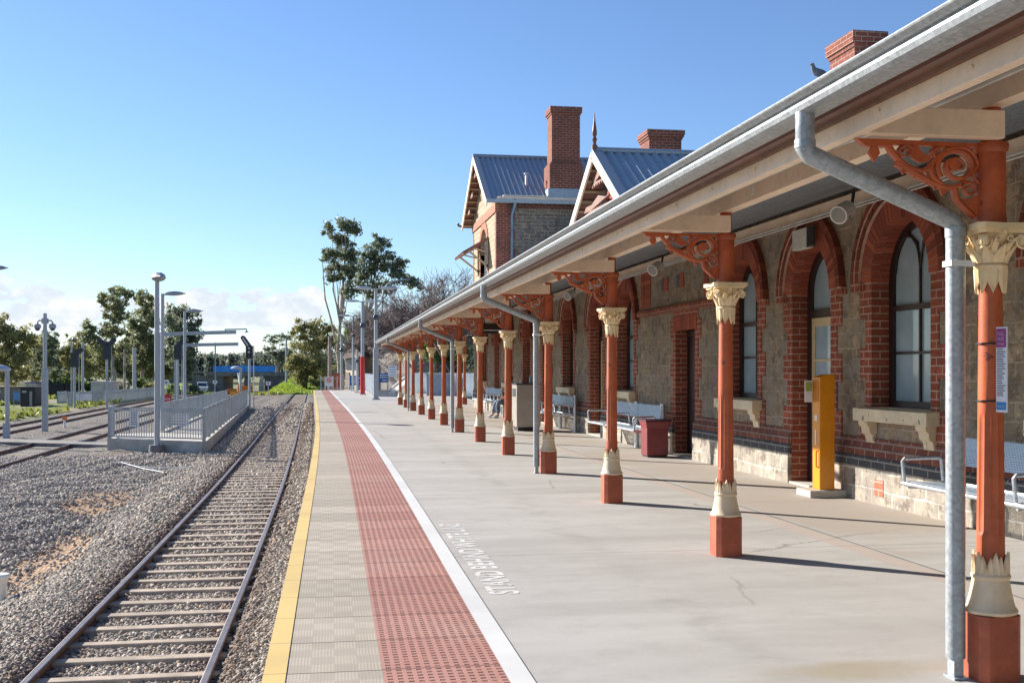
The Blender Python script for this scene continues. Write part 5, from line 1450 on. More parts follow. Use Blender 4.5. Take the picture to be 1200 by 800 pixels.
# concrete crossing path to the left
pth = MB(); a0 = Vector((-7.3,41.6,0)); a1 = Vector((-14,45.6,0)); d = (a1-a0).normalized(); n = Vector((-d.y,d.x,0))*.75
vs = [a0-n,a0+n,a1+n,a1-n]; pth.prism([(p.x,p.y,-1.32) for p in vs], (0,0,.2)); struct(pth.build('path', M['concretedark']))

# ================================================================== fences
def fence(label, pts, zb, h, mat='fence', spacing=.14, w=.06, grp=None):
    t = thing('paling_fence', label, 'fence', (*pts[0].xy, zb), grp)
    for p, q in zip(pts[:-1], pts[1:]):
        L = (q-p).length; d = (q-p)/L; mb = MB(); n = int(L/spacing); pm = MB(); rl = MB()
        zp = zb if not isinstance(zb, list) else zb[0]
        for i in range(n+1):
            c = p+d*(L*i/n); mb.bar((c.x,c.y,zp+.05),(c.x,c.y,zp+h), w, .02, (0,0,1) if False else (d.x,d.y,0))
        mb.build('palings', M[mat], t, fix=False)
        for zo in (.2, h-.2): rl.bar((p.x,p.y,zp+zo),(q.x,q.y,zp+zo), .05, .05)
        rl.build('rail', M[mat], t)
        for i in range(int(L/2.6)+1):
            c = p+d*min(L, 2.6*i); pm.box(c.x-.04,c.x+.04,c.y-.04,c.y+.04,zp-.2,zp+h+.04)
        pm.build('posts', M[mat], t)
    return t
V2 = lambda px, D: Vector((at(px,D).x, at(px,D).y, 0))
fence('long grey paling fence beyond the tracks, in front of the beige hut', [V2(80,86), V2(120,90), V2(185,112)], -1.35, 1.2, w=.11)
fence('short piece of grey fence left of the long paling fence', [V2(67.5,92), V2(78,95)], -1.35, 1.1, w=.11)
fence('dark screen fence with shade cloth behind the left camera post', [V2(55,108), V2(86,112)], -1.35, 1.55, 'black', .2, .22)
panel(88,98,461.5,469,86.3,M['signwhite'],'left of two white notices on the long grey fence'); panel(98.5,107.5,461.5,469,87.5,M['signwhite'],'right of two white notices on the long grey fence')
fence('pale grey paling fence behind the far columns', [Vector((7.4,50.6,0)), Vector((8.3,61,0)), V2(481,76)], .0, 1.35, 'fencepale', .24, .15)
fence('pale fence across the platform end, by the red and grey lamp mast', [V2(428,90), V2(440,64)], .0, 1.25, 'fencepale', .11, .09)
fence('open grey railing closing the far end of the platform', [V2(376,88), V2(428,90)], -.1, 1.15, 'galvpole', .32, .04)
hr_ = thing('handrail', 'pale sloping handrail beside the steps at the far right of the platform', 'handrail', tuple(V2(458,75)))
a = at(455,77,py=458); b = at(475,73,py=441)
MB().tube([a, b], .05, 8).tube([(a.x,a.y,0), a], .04, 8).tube([(b.x,b.y,0), b], .04, 8).bar(a-Vector((0,0,.35)), b-Vector((0,0,.35)), .04, .3).build('rail', M['fencepale'], hr_)

# ================================================================== masts on the far platform
def twin(px, D, pytop, zb, label, r=.075, lower=None, boxy=False, arms=True, span=.95):
    c = at(px, D); z = zat(pytop, D); t = thing('lamp_mast', label, 'lamp mast', (c.x,c.y,zb), 'lamp masts at the far end of the platform')
    if boxy: MB().box(c.x-.13,c.x+.13,c.y-.12,c.y+.12,zb,zat(408,D)).build('lower_pole', M['galvpole'], t, bevel=.02)
    if lower: MB().tube([(c.x,c.y,zb),(c.x,c.y,zat(lower,D))], r*1.5, 14).build('lower_pole', M['signred'] if not boxy else M['galvpole'], t)
    MB().tube([(c.x,c.y,zb+.1),(c.x,c.y,z)], [r*1.15, r], 14).build('pole', M['galvpole'], t)
    MB().box(c.x-.2,c.x+.2,c.y-.2,c.y+.2,zb,zb+.06).build('base_plate', M['galvpole'], t)
    MB().ball((c.x,c.y,z-(z-zb)*.26), r*1.9, 10).build('camera', M['windark'], t)
    if arms:
        am = MB()
        for s in (-1,1):
            e = Vector((c.x,c.y,z)) + perp*s*.25
            am.tube([(c.x,c.y,z-.05), tuple(e)], .035, 8)
            hd = MB(); cobra(hd, e, perp*s, span, .26); hd.build('lamp_head', paint('lamp_pale', (.55,.58,.6), .4), t)
        am.build('arm', M['galvpole'], t)
    return t
twin(440.5, 57, 338, 0, 'thick grey mast with twin lamp arms nearest the verandah end', .085, boxy=True)
twin(425, 69, 353, 0, 'mast with a red painted lower half and twin lamp arms', .1, lower=418)
twin(414, 82, 370, 0, 'thinner twin armed mast left of the red footed one', .08)
twin(400.3, 86, 394, 0, 'plain grey post left of the twin armed masts, small cap on top', .09, arms=False)
twin(418.6, 75, 410, 0, 'short grey post between the red footed mast and its left neighbour', .07, arms=False)
c = at(448, 95); t = thing('curved_lamp_post', 'street lamp with one long curved arm rising behind the verandah end', 'street lamp', (c.x,c.y,-1))
D = 95; MB().tube([(c.x,c.y,-1), at(448,D,py=350), at(449.5,D,py=340), at(454,D,py=333), at(461,D,py=329.5), at(470,D,py=328)], [.11,.09,.07,.06,.055,.05], 10).build('pole', M['galvpole'], t)
hd = MB(); cobra(hd, at(470,D,py=328), perp, .9, .25); hd.build('lamp_head', M['galvpole'], t)
c = at(386.5, 96); t = thing('timber_pole', 'weathered stubby timber pole behind the platform end railing', 'pole', (c.x,c.y,-1.3))
MB().tube([(c.x,c.y,-1.4), at(386.5,96,py=394)], [.19,.14], 10).build('timber_pole', M['bark'], t)
panel(381.5,390,441.5,452.5,87,M['signwhite'],'white no entry sign with a red ring at the platform end')
c = at(385.6,86.9,py=445.3); ns = MB(); 
sg = bpy.data.objects.new('x', None)
Mx = Matrix.Translation(c) @ Matrix.Rotation(-TH,4,'Z')
for i in range(20):
    a0 = 2*PI*i/20; a1 = 2*PI*(i+1)/20
    ns.prism([(r_*math.cos(a), -.04, r_*math.sin(a)) for r_, a in ((.14,a0),(.19,a0),(.19,a1),(.14,a1))], (0,.012,0))
ns.bar((-.12,-.034,.12),(.12,-.034,-.12), .04, .01, (0,1,0))
ro = ns.xf(Mx).build('prohibition_ring', M['signred']); sgt = [o for o in bpy.data.objects if o.get('label','').startswith('white no entry')][0]
ro.data.transform(Matrix.Translation(-sgt.location)); ro.parent = sgt
def bigsign(px0, px1, py0, py1, D, label, rows):
    a = at(px0, D, py=py1); b = at(px1, D, py=py0); t = thing('station_sign', label, 'sign', (a.x,a.y,a.z)); d = Vector((b.x-a.x,b.y-a.y,0)); L = d.length; d.normalize(); n = Vector((d.y,-d.x,0)); H = b.z-a.z
    MB().prism([a, a+d*L, a+d*L+Vector((0,0,H)), a+Vector((0,0,H))], -n*.04).build('board', M['deepblue'], t)
    m = MB()
    for (u0,u1,v) in rows: m.prism([a+d*L*u0+n*.004+Vector((0,0,H*v)), a+d*L*u1+n*.004+Vector((0,0,H*v)), a+d*L*u1+n*.004+Vector((0,0,H*(v+.09))), a+d*L*u0+n*.004+Vector((0,0,H*(v+.09)))], -n*.003)
    m.build('lettering', M['signwhite'], t)
    for u in (.15,.85):
        p = a+d*L*u-n*.06; MB().tube([(p.x,p.y,-.4),(p.x,p.y,a.z+H)], .03, 8).build('post', M['galvpole'], t)
bigsign(410,424,440,451.5,88,'blue sign panel with white lines of print, left of the red footed mast',[(.1,.8,.72),(.1,.7,.5),(.1,.75,.28)])
bigsign(444,455.5,437,448,84,'blue sign panel right of the thick grey mast',[(.1,.85,.74),(.1,.8,.5),(.35,.8,.2)])
for p, D, py0, w_, lb in ((146,110,409,.12,'thin timber pole right of the V armed signal'), (157.5,112,407,.19,'thick pale concrete pole right of the thin timber pole'), (97,112,401,.13,'tall timber pole right of the left rear signal'), (335.5,170,396,.16,'tall bare pole standing before the right end of the bridge')):
    c = at(p, D); tag(MB().tube([(c.x,c.y,-1.5-1.2*(D>150)), at(p, D, py=py0)], [w_*1.1, w_*.9], 10).build('utility_pole', M['galvpole'] if p != 146 else M['bark']), lb, 'pole', 'poles beyond the tracks')
c = at(252.3,150); tag(MB().tube([(c.x,c.y,-.5), at(252.3,150,py=403)], .09, 8).build('flag_pole', M['galvpole']), 'thin pole standing at the left end of the blue bridge screen', 'pole')
c = at(84.5,80); t = lamp(84, 84, 397, -1.35, 'small lamp post by the left rear signal, stubby head', .07, .35, perp, .05)

# ================================================================== sheds, hut, vehicles, bridge, houses
def hut(px0, px1, py0, D, depth, zb, mat, roof, label, name='hut', over=.1, door=True):
    a = V2(px0,D); b = V2(px1,D); d = (b-a); L = d.length; d.normalize(); n = Vector((-d.y,d.x,0)); z = zat(py0,D)
    t = thing(name, label, name.replace('_',' '), (a.x,a.y,zb))
    MB().prism([(*p.xy,zb) for p in (a,b,b+n*depth,a+n*depth)], (0,0,z-zb-.1)).build('wall', mat, t)
    MB().prism([(*p.xy,z-.1) for p in (a-d*over-n*over, b+d*over-n*over, b+d*over+n*(depth+over), a-d*over+n*(depth+over))], (0,0,.1)).build('roof', roof, t)
    if door:
        p = a+d*L*.62-n*.02; q = a+d*L*.8-n*.02
        MB().prism([(p.x,p.y,zb+.1),(q.x,q.y,zb+.1),(q.x,q.y,z-.35),(p.x,p.y,z-.35)], -n*.03).build('door', paint('hut_door',(.36,.32,.3),.6), t)
        MB().prism([(*(a+d*L*.12-n*.02).xy,z-.45),(*(a+d*L*.4-n*.02).xy,z-.45),(*(a+d*L*.4-n*.02).xy,z-.3),(*(a+d*L*.12-n*.02).xy,z-.3)], -n*.02).build('vent', M['galvpole'], t)
    return t
hut(106.5,131,446.5,108,2.0,-1.35,M['beige'],paint('hut_roof',(.55,.53,.52),.6),'beige equipment hut behind the long grey fence','equipment_hut')
hut(24,41.5,453,84,2.2,-1.3,M['black'],M['black'],'black shed at the left, beside the light blue poster','dark_shed')
hut(30,42,447.5,118,4,-1.3,M['housecream'],M['deepblue'],'low building with a dark blue roof behind the black shed','low_building')
hut(-6,14,453,90,2.2,-1.3,M['housegrey'],M['roofbrown'],'grey shed at the left edge behind the dome lamp post','grey_shed')
panel(16,22.5,459,468.5,82,paint('poster_blue',(.1,.3,.65),.5),'light blue poster board beside the black shed',3)
panel(46,50,462,470,95,M['amber'],'little amber board left of the camera post')
def car(px, D, label, z0, s=1.0):
    c = at(px, D); t = thing('parked_ute', label, 'ute', (c.x,c.y,z0))
    Mx = Matrix.Translation((c.x,c.y,z0)) @ Matrix.Rotation(-PI/2-TH+.25, 4, 'Z')
    def L(m): return m.xf(Mx)
    pr = [(-2.4,.35),(2.3,.35),(2.4,.6),(2.3,.95),(1.2,1.05),(-.3,1.08),(-.3,1.1),(-2.4,1.1)]
    L(MB().prism([(x,-.85,z) for x,z in pr],(0,1.7,0))).build('body', M['carwhite'], t, bevel=.05)
    pr = [(-.4,1.08),(1.15,1.06),(.55,1.65),(-.3,1.7)]
    cb = L(MB().prism([(x,-.75,z) for x,z in pr],(0,1.5,0))).build('cab', M['carwhite'], t, bevel=.05)
    L(MB().prism([(x,-.765,z) for x,z in ((-.25,1.12),(.98,1.11),(.5,1.58),(-.25,1.6))],(0,1.53,0)).prism([(1.11,-.65,1.12),(1.13,.65,1.12),(.6,.62,1.6),(.58,-.62,1.6)],(.03,0,.02))).build('window', M['windark'], cb)
    for x in (-1.5,1.5):
        for s_ in (-1,1):
            w = L(MB().tube([(x,s_*.72,.33),(x,s_*.9,.33)], .34, 16)).build('wheel', M['tyre'], t)
            L(MB().tube([(x,s_*.9,.33),(x,s_*.915,.33)], .19, 12)).build('rim', M['steel'], w)
    for s_ in (-1,1): L(MB().box(2.3,2.38,s_*.62-.15,s_*.62+.15,.68,.85)).build('headlight', M['signwhite'], t)
    return t
car(237, 172, 'white ute parked on the grass at the foot of the bridge', -2.0)
D = 165; c = at(288,D); t = thing('excavator', 'dark and orange excavator working under the bridge', 'excavator', (c.x,c.y,-2.2))
z0 = -2.3
MB().box(c.x-1.3,c.x+1.3,c.y-1.2,c.y-.5,z0,z0+.7).box(c.x-1.3,c.x+1.3,c.y+.5,c.y+1.2,z0,z0+.7).build('crawler_track', M['tyre'], t, bevel=.1)
MB().box(c.x-1.1,c.x+1.0,c.y-.9,c.y+.9,z0+.75,z0+1.6).build('body', M['safety'], t, bevel=.08)
MB().box(c.x-.2,c.x+.8,c.y-.9,c.y-.1,z0+1.6,z0+2.5).build('cab', M['windark'], t, bevel=.08)
MB().bar((c.x-.6,c.y,z0+1.3),(c.x-1.0,c.y-1.0,z0+3.4),.25,.3).bar((c.x-1.0,c.y-1.0,z0+3.4),(c.x-.7,c.y-2.2,z0+1.9),.2,.24).build('boom', M['white'], t)
bb = MB(); a = at(268,150); 
for i in range(4):
    p = at(267.5+i*2.9,150); bb.box(p.x-.16,p.x+.16,p.y-.1,p.y+.1,-1.95,-.95)
t = thing('safety_barrier', 'orange safety mesh barrier beside the excavator', 'barrier', tuple(at(268,150,-2)))
bb.build('post', M['safety'], t)
p = at(267,150); q = at(276.5,150); MB().bar((p.x,p.y,-1.35),(q.x,q.y,-1.35),.05,.75).build('mesh_panel', M['safety'], t)
# bridge
D = 200; br = thing('road_bridge', 'road bridge with bright blue screens crossing the railway', 'bridge', tuple(at(285,D,-2)))
A_ = at(248,D); B_ = at(336,D); zt_, zb_ = zat(436,D), zat(440.5,D)
dv = (B_-A_); dv.z = 0; Ld = dv.length; dv.normalize(); nv = Vector((-dv.y,dv.x,0))
def seg(u0,u1,z0,z1,o0,o1): 
    p = [A_+dv*u0+nv*o0, A_+dv*u1+nv*o0, A_+dv*u1+nv*o1, A_+dv*u0+nv*o1]; return [(q.x,q.y,z0) for q in p],(0,0,z1-z0)
m = MB(); m.prism(*seg(-1,Ld+1,zb_,zt_,0,8)); m.prism(*seg(-14,Ld+22,zt_-.15,zt_,-.02,8.02)); m.build('deck', M['concretedark'], br)
m = MB(); n = 10; Lb = 11.2
for i in range(n): m.prism(*seg(.3+Lb*i/n,.3+Lb*(i+1)/n-.05,zt_+.05,zat(428,D)-.12*abs(i-4.5)/4.5,-.06,0))
m.build('blue_screen', M['blue'], br)
m = MB()
for i in range(26): m.prism(*seg(-14+i*.55,-13.95+i*.55,zt_,zt_+1.0,0,.05)); m.prism(*seg(11.8+i*.55,11.85+i*.55,zt_,zt_+1.0,0,.05))
m.prism(*seg(-14,0,zt_+.95,zt_+1.0,.0,.04)); m.prism(*seg(11.7,27,zt_+.95,zt_+1.0,.0,.04)); m.build('railing', M['fence'], br)
m = MB(); m.prism(*seg(-8,1.9,-3.2,zb_,.3,8)); m.prism(*seg(-14,-8,-3.2,zb_+.3,.4,8)); m.build('abutment', M['concretedark'], br)
m = MB(); m.prism(*seg(9.4,Ld+8,-3.2,zb_,.5,8)); m.build('abutment', M['concretedark'], br)
m = MB(); a = at(306.5,D-1); m.prism([(a.x-.6,a.y,-3.2),(a.x+.45,a.y,-3.2),(a.x+.3,a.y,zb_),(a.x-.3,a.y,zb_)],(0,.8,0)); m.build('pier', M['concrete'], br)
# grass banks by the bridge
def bank(name, px0, px1, D0, D1, top0, top1, mat):
    N = 26; Mm = 14; vs = []
    for i in range(N+1):
        for j in range(Mm+1):
            u = i/N; w = j/Mm; p = at(px0+(px1-px0)*u, D0+(D1-D0)*w)
            prof = math.sin(min(1,w*1.15)*PI/2); side = min(1, (1-u)*5, u*5+(.3))
            side = min(1, (1-u)*5, u*2.0+.06); z = -2.7 + (top0+(top1-top0)*u+2.7)*prof*side + .12*math.sin(i*1.3+j)*math.sin(j*.9); vs.append((p.x,p.y,z))
    fs = [(i*(Mm+1)+j,(i+1)*(Mm+1)+j,(i+1)*(Mm+1)+j+1,i*(Mm+1)+j+1) for i in range(N) for j in range(Mm)]
    o = MB().add(vs,fs,True).build(name, mat, fix=False); return struct(o)
def grassground():
    g = G('bank_grass'); p = g.pos(); n = g.noise(p,.35,6,.65); n2 = g.noise(p,4,4)
    col = g.mix(g.rng(n,.35,.65), (.16,.24,.03), (.3,.38,.06)); col = g.mix(g.mth('MULTIPLY', g.rng(n2,.4,.7),.5), col, (.1,.14,.03))
    col = g.mix(g.rng(g.noise(p,.22,5,.7),.62,.66), col, (.4,.31,.21)); g.bump(n2,.8,.1); return g.end(col,.9,0,.2)
M['bank'] = grassground()
bank('embankment', 312, 384, 128, 196, .55, .3, M['bank'])
bank('embankment', 130, 250, 140, 200, -.7, -.8, M['bank'])
# houses behind the platform end
t = thing('cream_house', 'cream walled house with a brown pitched roof behind the platform end masts', 'house', tuple(at(425,105,-1)))
a, b = V2(421,104), V2(436,100); n = Vector((.3,1,0)).normalized()
zt2 = zat(414,100)
MB().prism([(*p.xy,-1.2) for p in (a,b,b+n*9,a+n*9)],(0,0,zt2+1.2)).build('wall', M['housecream'], t)
MB().prism([(*p.xy,zt2) for p in (a-Vector((.5,.4,0)),b+Vector((.5,-.4,0)),b+n*9.4,a-Vector((.5,0,0))+n*9.4)],(0,0,.12)).add(
  [(*(a-Vector((.5,.4,0))).xy,zt2+.12),(*(b+Vector((.5,-.4,0))).xy,zt2+.12),(*(b+n*9.4).xy,zt2+.12),(*(a+n*9.4).xy,zt2+.12),(*((a+b)/2+n*1.5).xy,zt2+1.5),(*((a+b)/2+n*8).xy,zt2+1.5)],[(0,1,4),(1,2,5,4),(2,3,5),(3,0,4,5)]).build('roof', M['roofbrown'], t)
t = thing('brown_roofed_shelter', 'old platform building with a sagging brown roof and dark window, left of the cream house', 'shelter', tuple(at(412,96,-1)))
a, b = V2(405,97), V2(420,95); z1 = zat(417,96)
MB().prism([(*p.xy,-1.2) for p in (a,b,b+n*5,a+n*5)],(0,0,z1+1.2)).build('wall', M['housecream'], t)
e = Vector((.45,.3,0)); 
MB().add([(*(a-e).xy,z1-.25),(*(b+Vector((.45,-.3,0))).xy,z1-.05),(*(b+n*5+e).xy,z1),(*(a+n*5-Vector((.4,-.3,0))).xy,z1),(*(a+(b-a)*.45+n*.5).xy,z1+1.0),(*(a+(b-a)*.9+n*4).xy,z1+1.15)],[(0,1,5,4),(1,2,5),(2,3,4,5),(3,0,4),(3,2,1,0)]).build('roof', M['roofbrown'], t)
dd_ = (b-a).normalized(); nn_ = Vector((dd_.y,-dd_.x,0))
p = a+dd_*.15+nn_*.02; q = b-dd_*.1+nn_*.02
MB().prism([(p.x,p.y,zat(433,96)),(q.x,q.y,zat(433,96)),(q.x,q.y,zat(419,96)),(p.x,p.y,zat(419,96))], nn_*.03).build('window', M['windark'], t)
p = a+dd_*.1+nn_*.03; MB().prism([(p.x,p.y,-1),(p.x+dd_.x*.7,p.y+dd_.y*.7,-1),(p.x+dd_.x*.7,p.y+dd_.y*.7,zat(436,96)),(p.x,p.y,zat(436,96))], nn_*.03).build('door', M['housegrey'], t)
t = thing('grey_house', 'grey brown rendered building behind the thick mast and far columns', 'house', tuple(at(460,92,-1)))
a, b = V2(437,94), V2(483,88); z1 = zat(409,92)
MB().prism([(*p.xy,-1.2) for p in (a,b,b+n*7,a+n*7)],(0,0,z1+1.2)).build('wall', M['housegrey'], t)
MB().prism([(*p.xy,z1) for p in (a-e,b+Vector((.45,-.3,0)),b+n*7.4,a+n*7.4)],(0,0,.2)).build('roof', M['roofbrown'], t)
a = V2(383,110); b = V2(397,108); hut(383,398,437,108,3,-1.3,paint('red_brick_hut',(.3,.1,.07),.8,.3,3),M['roofbrown'],'low red brick hut behind the platform end railing','brick_hut',door=False)
hut(500,560,437,66,3,-.5,paint('grey_blue_wall',(.3,.34,.4),.7),M['galv'],'grey blue shed wall showing between the far columns behind the pale fence','garden_shed',door=False)
panel(455,465,428.5,441,70,M['signwhite'],'pale notice board seen behind the last two columns',4)
panel(542,545.5,443,453,51,paint('poster_sky',(.15,.4,.75),.5),'light blue poster near the last brick corner',3)
# slim verandah return column at the building end
c = Vector((6.25, 48.2, 0))
o = bpy.data.objects['column']; d = o.copy(); COL.objects.link(d); d.parent = vr; d.location = (6.05-3.21, 48.77-22, 0)
for ch in o.children: q = ch.copy(); COL.objects.link(q); q.parent = d
# ================================================================== trees
def leaf_cloud(centres, radii, per, size, flat=.75, seed=0):
    r = np.random.default_rng(seed); V = []; 
    C = np.asarray(centres, float); Rr = np.asarray(radii, float)
    cnt = np.array(per) if isinstance(per, list) else np.maximum(6, (per*(Rr/Rr.mean())**2)).astype(int)
    ids = np.repeat(np.arange(len(C)), cnt); m = len(ids)
    d = r.normal(size=(m,3)); d /= np.linalg.norm(d,axis=1)[:,None]
    rad = r.uniform(.05,1,m)**.6 * (1+.25*np.abs(r.normal(size=m)))
    P = C[ids] + d*(Rr[ids]*rad)[:,None]*np.array([1,1,flat])
    a = r.normal(size=(m,3)); a[:,2] -= .5; a /= np.linalg.norm(a,axis=1)[:,None]
    b = np.cross(a, r.normal(size=(m,3))); b /= np.linalg.norm(b,axis=1)[:,None]
    s = size*r.uniform(.6,1.35,m)[:,None]
    q = np.stack([P-a*s, P+b*s*.42+a*s*.1, P+a*s, P-b*s*.42+a*s*.1], 1)
    return q.reshape(-1,3), np.arange(m*4).reshape(m,4)
def wig(p, q, n, amp, r):
    p, q = np.array(p,float), np.array(q,float); L = np.linalg.norm(q-p)
    return [tuple(p+(q-p)*i/n + (r.normal(size=3)*amp*L*math.sin(PI*i/n) if 0<i<n else 0)) for i in range(n+1)]
def tree(name, label, D, base, lobes, leafmat_, size=.3, per=70, clump=.42, depth=.9, trunk=.3, bark='bark', zb=-1.5, seed=1, group=None, fork=.45, dens=1.0, dead=None, flat=.75):
    """lobes: (px, py, r px) of the foliage masses; each becomes a cluster of leaf clumps in a round volume at depth D"""
    r = np.random.default_rng(seed); s = D/F; bp_ = at(base, D); b = np.array([bp_.x, bp_.y, zb])
    t = thing(name, label, 'tree', tuple(b), group)
    cs = []; rs = []; cn = []; tips = []
    for (px, py, rp) in lobes:
        rp *= 1.22
        c = np.array(at(px, D, py=py)); R_ = rp*s; c = c + np.array([ST,CT,0])*r.uniform(-1,1)*depth*max(1.2, R_*1.3)
        tips.append((c, R_)); n = 14; la = (size*.66)**2*.84*1.1
        N = 3.3*dens*PI*(R_*1.15)**2/la
        w_ = r.uniform(.3, 1.7, n)
        for i in range(n):
            d = r.normal(size=3); d /= np.linalg.norm(d); cs.append(c + d*R_*r.uniform(.2,1.2)*np.array([1,1,.85])); rs.append(R_*clump*r.uniform(.6,1.25)); cn.append(max(4, int(N*w_[i]/n)))
    V, Fc = leaf_cloud(cs, rs, cn, size*.66, flat, seed)
    np_mesh('crown', V, Fc, leafmat_, t)
    tr = MB(); P = np.array([c for c,_ in tips]); cen = P.mean(0); top = P[:,2].max()
    f = b + (cen-b)*np.array([.5,.5,0]); f[2] = b[2] + (top-b[2])*fork
    tk = wig(b, f, 5, .02, r); tr.tube(tk, [trunk*(1-.45*i/5)*(1.35 if i == 0 else 1) for i in range(6)], 9)
    for (c, R_) in tips:
        st = np.array(tk[-1]) if c[2] > f[2] else np.array(tk[3])
        ln = np.linalg.norm(c-st); mid = st + (c-st)*.5 + np.array([0,0,.08*ln])
        pth = wig(st, mid, 3, .05, r)[:-1] + wig(mid, c, 3, .05, r); m = len(pth)
        r0 = trunk*(.3 if len(tips) < 4 or r.random() < .25 else .14); tr.tube(pth, [max(.025, r0*(1-.85*i/(m-1))) for i in range(m)], 6)
        for k_ in range(3):
            d = r.normal(size=3); d /= np.linalg.norm(d); e = c + d*R_*.7
            tr.tube(wig(c, e, 3, .08, r), [.035,.028,.02,.012], 4)
    if dead:
        for pts in dead:
            pp = [tuple(at(x, D, py=y)) for x, y in pts]; tr.tube(pp, [trunk*.4*(1-.7*i/(len(pp)-1)) for i in range(len(pp))], 6)
    tr.build('trunk', M[bark], t, fix=False); return t
Z4 = lambda L, ox=0, oy=230, k_=4.0: [(ox+x/k_, oy+y/k_, r_/k_) for x,y,r_ in L]
Z5 = lambda L: [(360+x/5.715, 230+y/5.715, r_/5.715) for x,y,r_ in L]
GG = 'gum trees beyond the station'
tree('gum_tree', 'tall pale trunked gum tree with a bare dead limb behind the platform masts', 130, 397,
     Z5([(160,225,42),(250,200,50),(330,215,46),(205,285,46),(135,400,40),(190,395,48),(270,385,46),(150,480,40),(255,320,42),(205,545,46),(285,500,56),(275,640,50),(290,425,44),(200,470,30)]),
     M['leafdark'], .34, 62, .5, trunk=.34, seed=3, group=GG, fork=.42, dens=1.35, dead=[[(393,400),(388,375),(381,350),(379,325),(378,305)],[(398,392),(402,330),(405,290),(404,262)]])
tree('gum_tree', 'broad dark gum tree, right of the pair behind the platform masts', 138, 409,
     Z5([(470,300,44),(520,325,36),(430,360,48),(370,410,54),(460,420,62),(560,400,46),(625,440,46),(530,480,66),(610,530,62),(430,520,62),(360,560,52),(680,565,50),(735,590,36),(560,600,54),(480,620,46),(400,640,46),(340,500,40)]),
     M['leafdark'], .34, 74, .42, trunk=.4, seed=4, group=GG, fork=.5, dens=1.0)
tree('gum_tree', 'tall airy gum tree left of the three lamp posts', 150, 134,
     Z4([(490,470,34),(540,450,36),(590,455,34),(575,500,44),(500,515,34),(515,575,36),(560,560,36),(480,640,40),(540,640,40),(430,620,34),(420,680,44),(500,700,44),(560,720,44),(460,760,46),(540,770,40)]),
     M['leaf'], .36, 78, .44, trunk=.36, seed=5, group=GG, dens=1.1)
tree('gum_tree', 'narrower gum tree directly behind the two taller lamp posts', 156, 166,
     Z4([(655,480,34),(690,500,30),(660,545,40),(690,590,40),(630,600,38),(650,660,44),(710,660,40),(610,700,40),(670,720,48),(720,730,40),(620,770,40),(700,780,44)]),
     M['leaf'], .36, 84, .46, trunk=.32, seed=6, group=GG, dens=1.2)
tree('gum_tree', 'rounded gum tree behind the shortest lamp post and the overhead arms', 150, 218,
     Z4([(830,540,38),(875,545,36),(800,580,34),(900,605,38),(845,615,52),(905,670,40),(815,680,50),(885,730,46),(830,760,50),(920,640,26),(870,780,40),(890,830,34)]),
     M['leafdark'], .36, 84, .46, trunk=.36, seed=7, group=GG, dens=1.25)
tree('gum_tree', 'spreading gum tree at the left edge', 125, 8,
     Z4([(-60,640,50),(-20,600,44),(10,610,32),(60,640,44),(110,650,42),(20,690,46),(90,700,52),(140,690,32),(30,760,52),(105,765,50),(-40,740,60),(60,820,50),(0,840,50)]),
     M['leafolive'], .32, 80, .45, trunk=.36, seed=8, group=GG, dens=1.1)
tree('gum_tree', 'thin crowned gum tree behind the double camera post', 130, 58,
     Z4([(195,650,26),(225,670,36),(250,715,32),(200,725,34),(170,760,30),(240,770,36),(190,820,34),(250,830,30)]), M['leafdark'], .32, 64, .42, trunk=.26, seed=9, group=GG, dens=.9)
tree('gum_tree', 'sparse gum tree between the camera post and the V armed signal', 128, 84,
     Z4([(300,730,32),(335,695,32),(365,670,30),(380,720,32),(350,760,40),(310,790,30),(390,780,40),(340,830,34)]), M['leafolive'], .32, 62, .42, trunk=.24, seed=10, group=GG, dens=.9)
tree('gum_tree', 'bushy gum tree on the grass bank right of the bridge', 150, 357,
     [(200+x/4,300+y/4,r_/4) for x,y,r_ in [(620,345,40),(680,345,42),(740,340,40),(585,355,24),(600,420,46),(680,415,52),(745,400,46),(615,485,50),(580,500,34),(700,490,50),(640,545,44),(720,540,40),(670,590,36),(600,560,30)]],
     M['leafolive'], .34, 80, .45, trunk=.34, bark='barkdark', seed=11, group=GG, dens=1.15)
tree('umbrella_gum', 'slender tree with flat umbrella tufts behind the right end of the bridge', 215, 323,
     [(200+x/4,300+y/4,r_/4) for x,y,r_ in [(465,392,20),(490,398,14),(525,375,22),(545,382,16),(470,432,22),(455,440,14),(520,440,26),(540,465,28),(485,462,22),(510,480,28)]],
     M['leafdark'], .42, 44, .5, depth=.6, trunk=.26, zb=-2.6, seed=12, dens=.9, flat=.45)
tree('olive_tree', 'soft green tree between the gum pair and the brown roofed shelter', 118, 411,
     [(411,385,10),(418,394,11),(408,402,9),(422,408,10),(414,414,10),(427,398,9)], M['leafgreen'], .28, 90, .5, trunk=.2, seed=13, dens=1.2)
tree('leaning_tree', 'leafy tree with a dark leaning trunk seen between the far columns', 72, 512,
     [(498,410,9),(507,414,10),(519,418,10),(528,408,11),(540,412,9),(546,418,7),(533,424,6)], M['leafgreen'], .16, 90, .5, trunk=.22, bark='barkdark', seed=14, dens=1.1, fork=.55)
for bx, sd, mt, lb in ((38, 81, 'leafolive', 'low bushy gum tree closing the gap right of the spreading tree at the left edge'), (104, 82, 'leaf', 'low bushy gum tree filling the gap behind the tall timber pole'),
                       (190, 83, 'leafolive', 'low bushy gum tree between the narrow gum and the rounded gum'), (150, 84, 'leafdark', 'low dark gum tree under the tall airy gum, above the paling fence')):
    rr_ = np.random.default_rng(sd)
    tree('gum_tree', lb, 165, bx, [(bx+rr_.uniform(-17,17), rr_.uniform(402,442), rr_.uniform(8,11)) for _ in range(13)], M[mt], .36, 80, .5, trunk=.24, seed=sd, group=GG, dens=1.1)
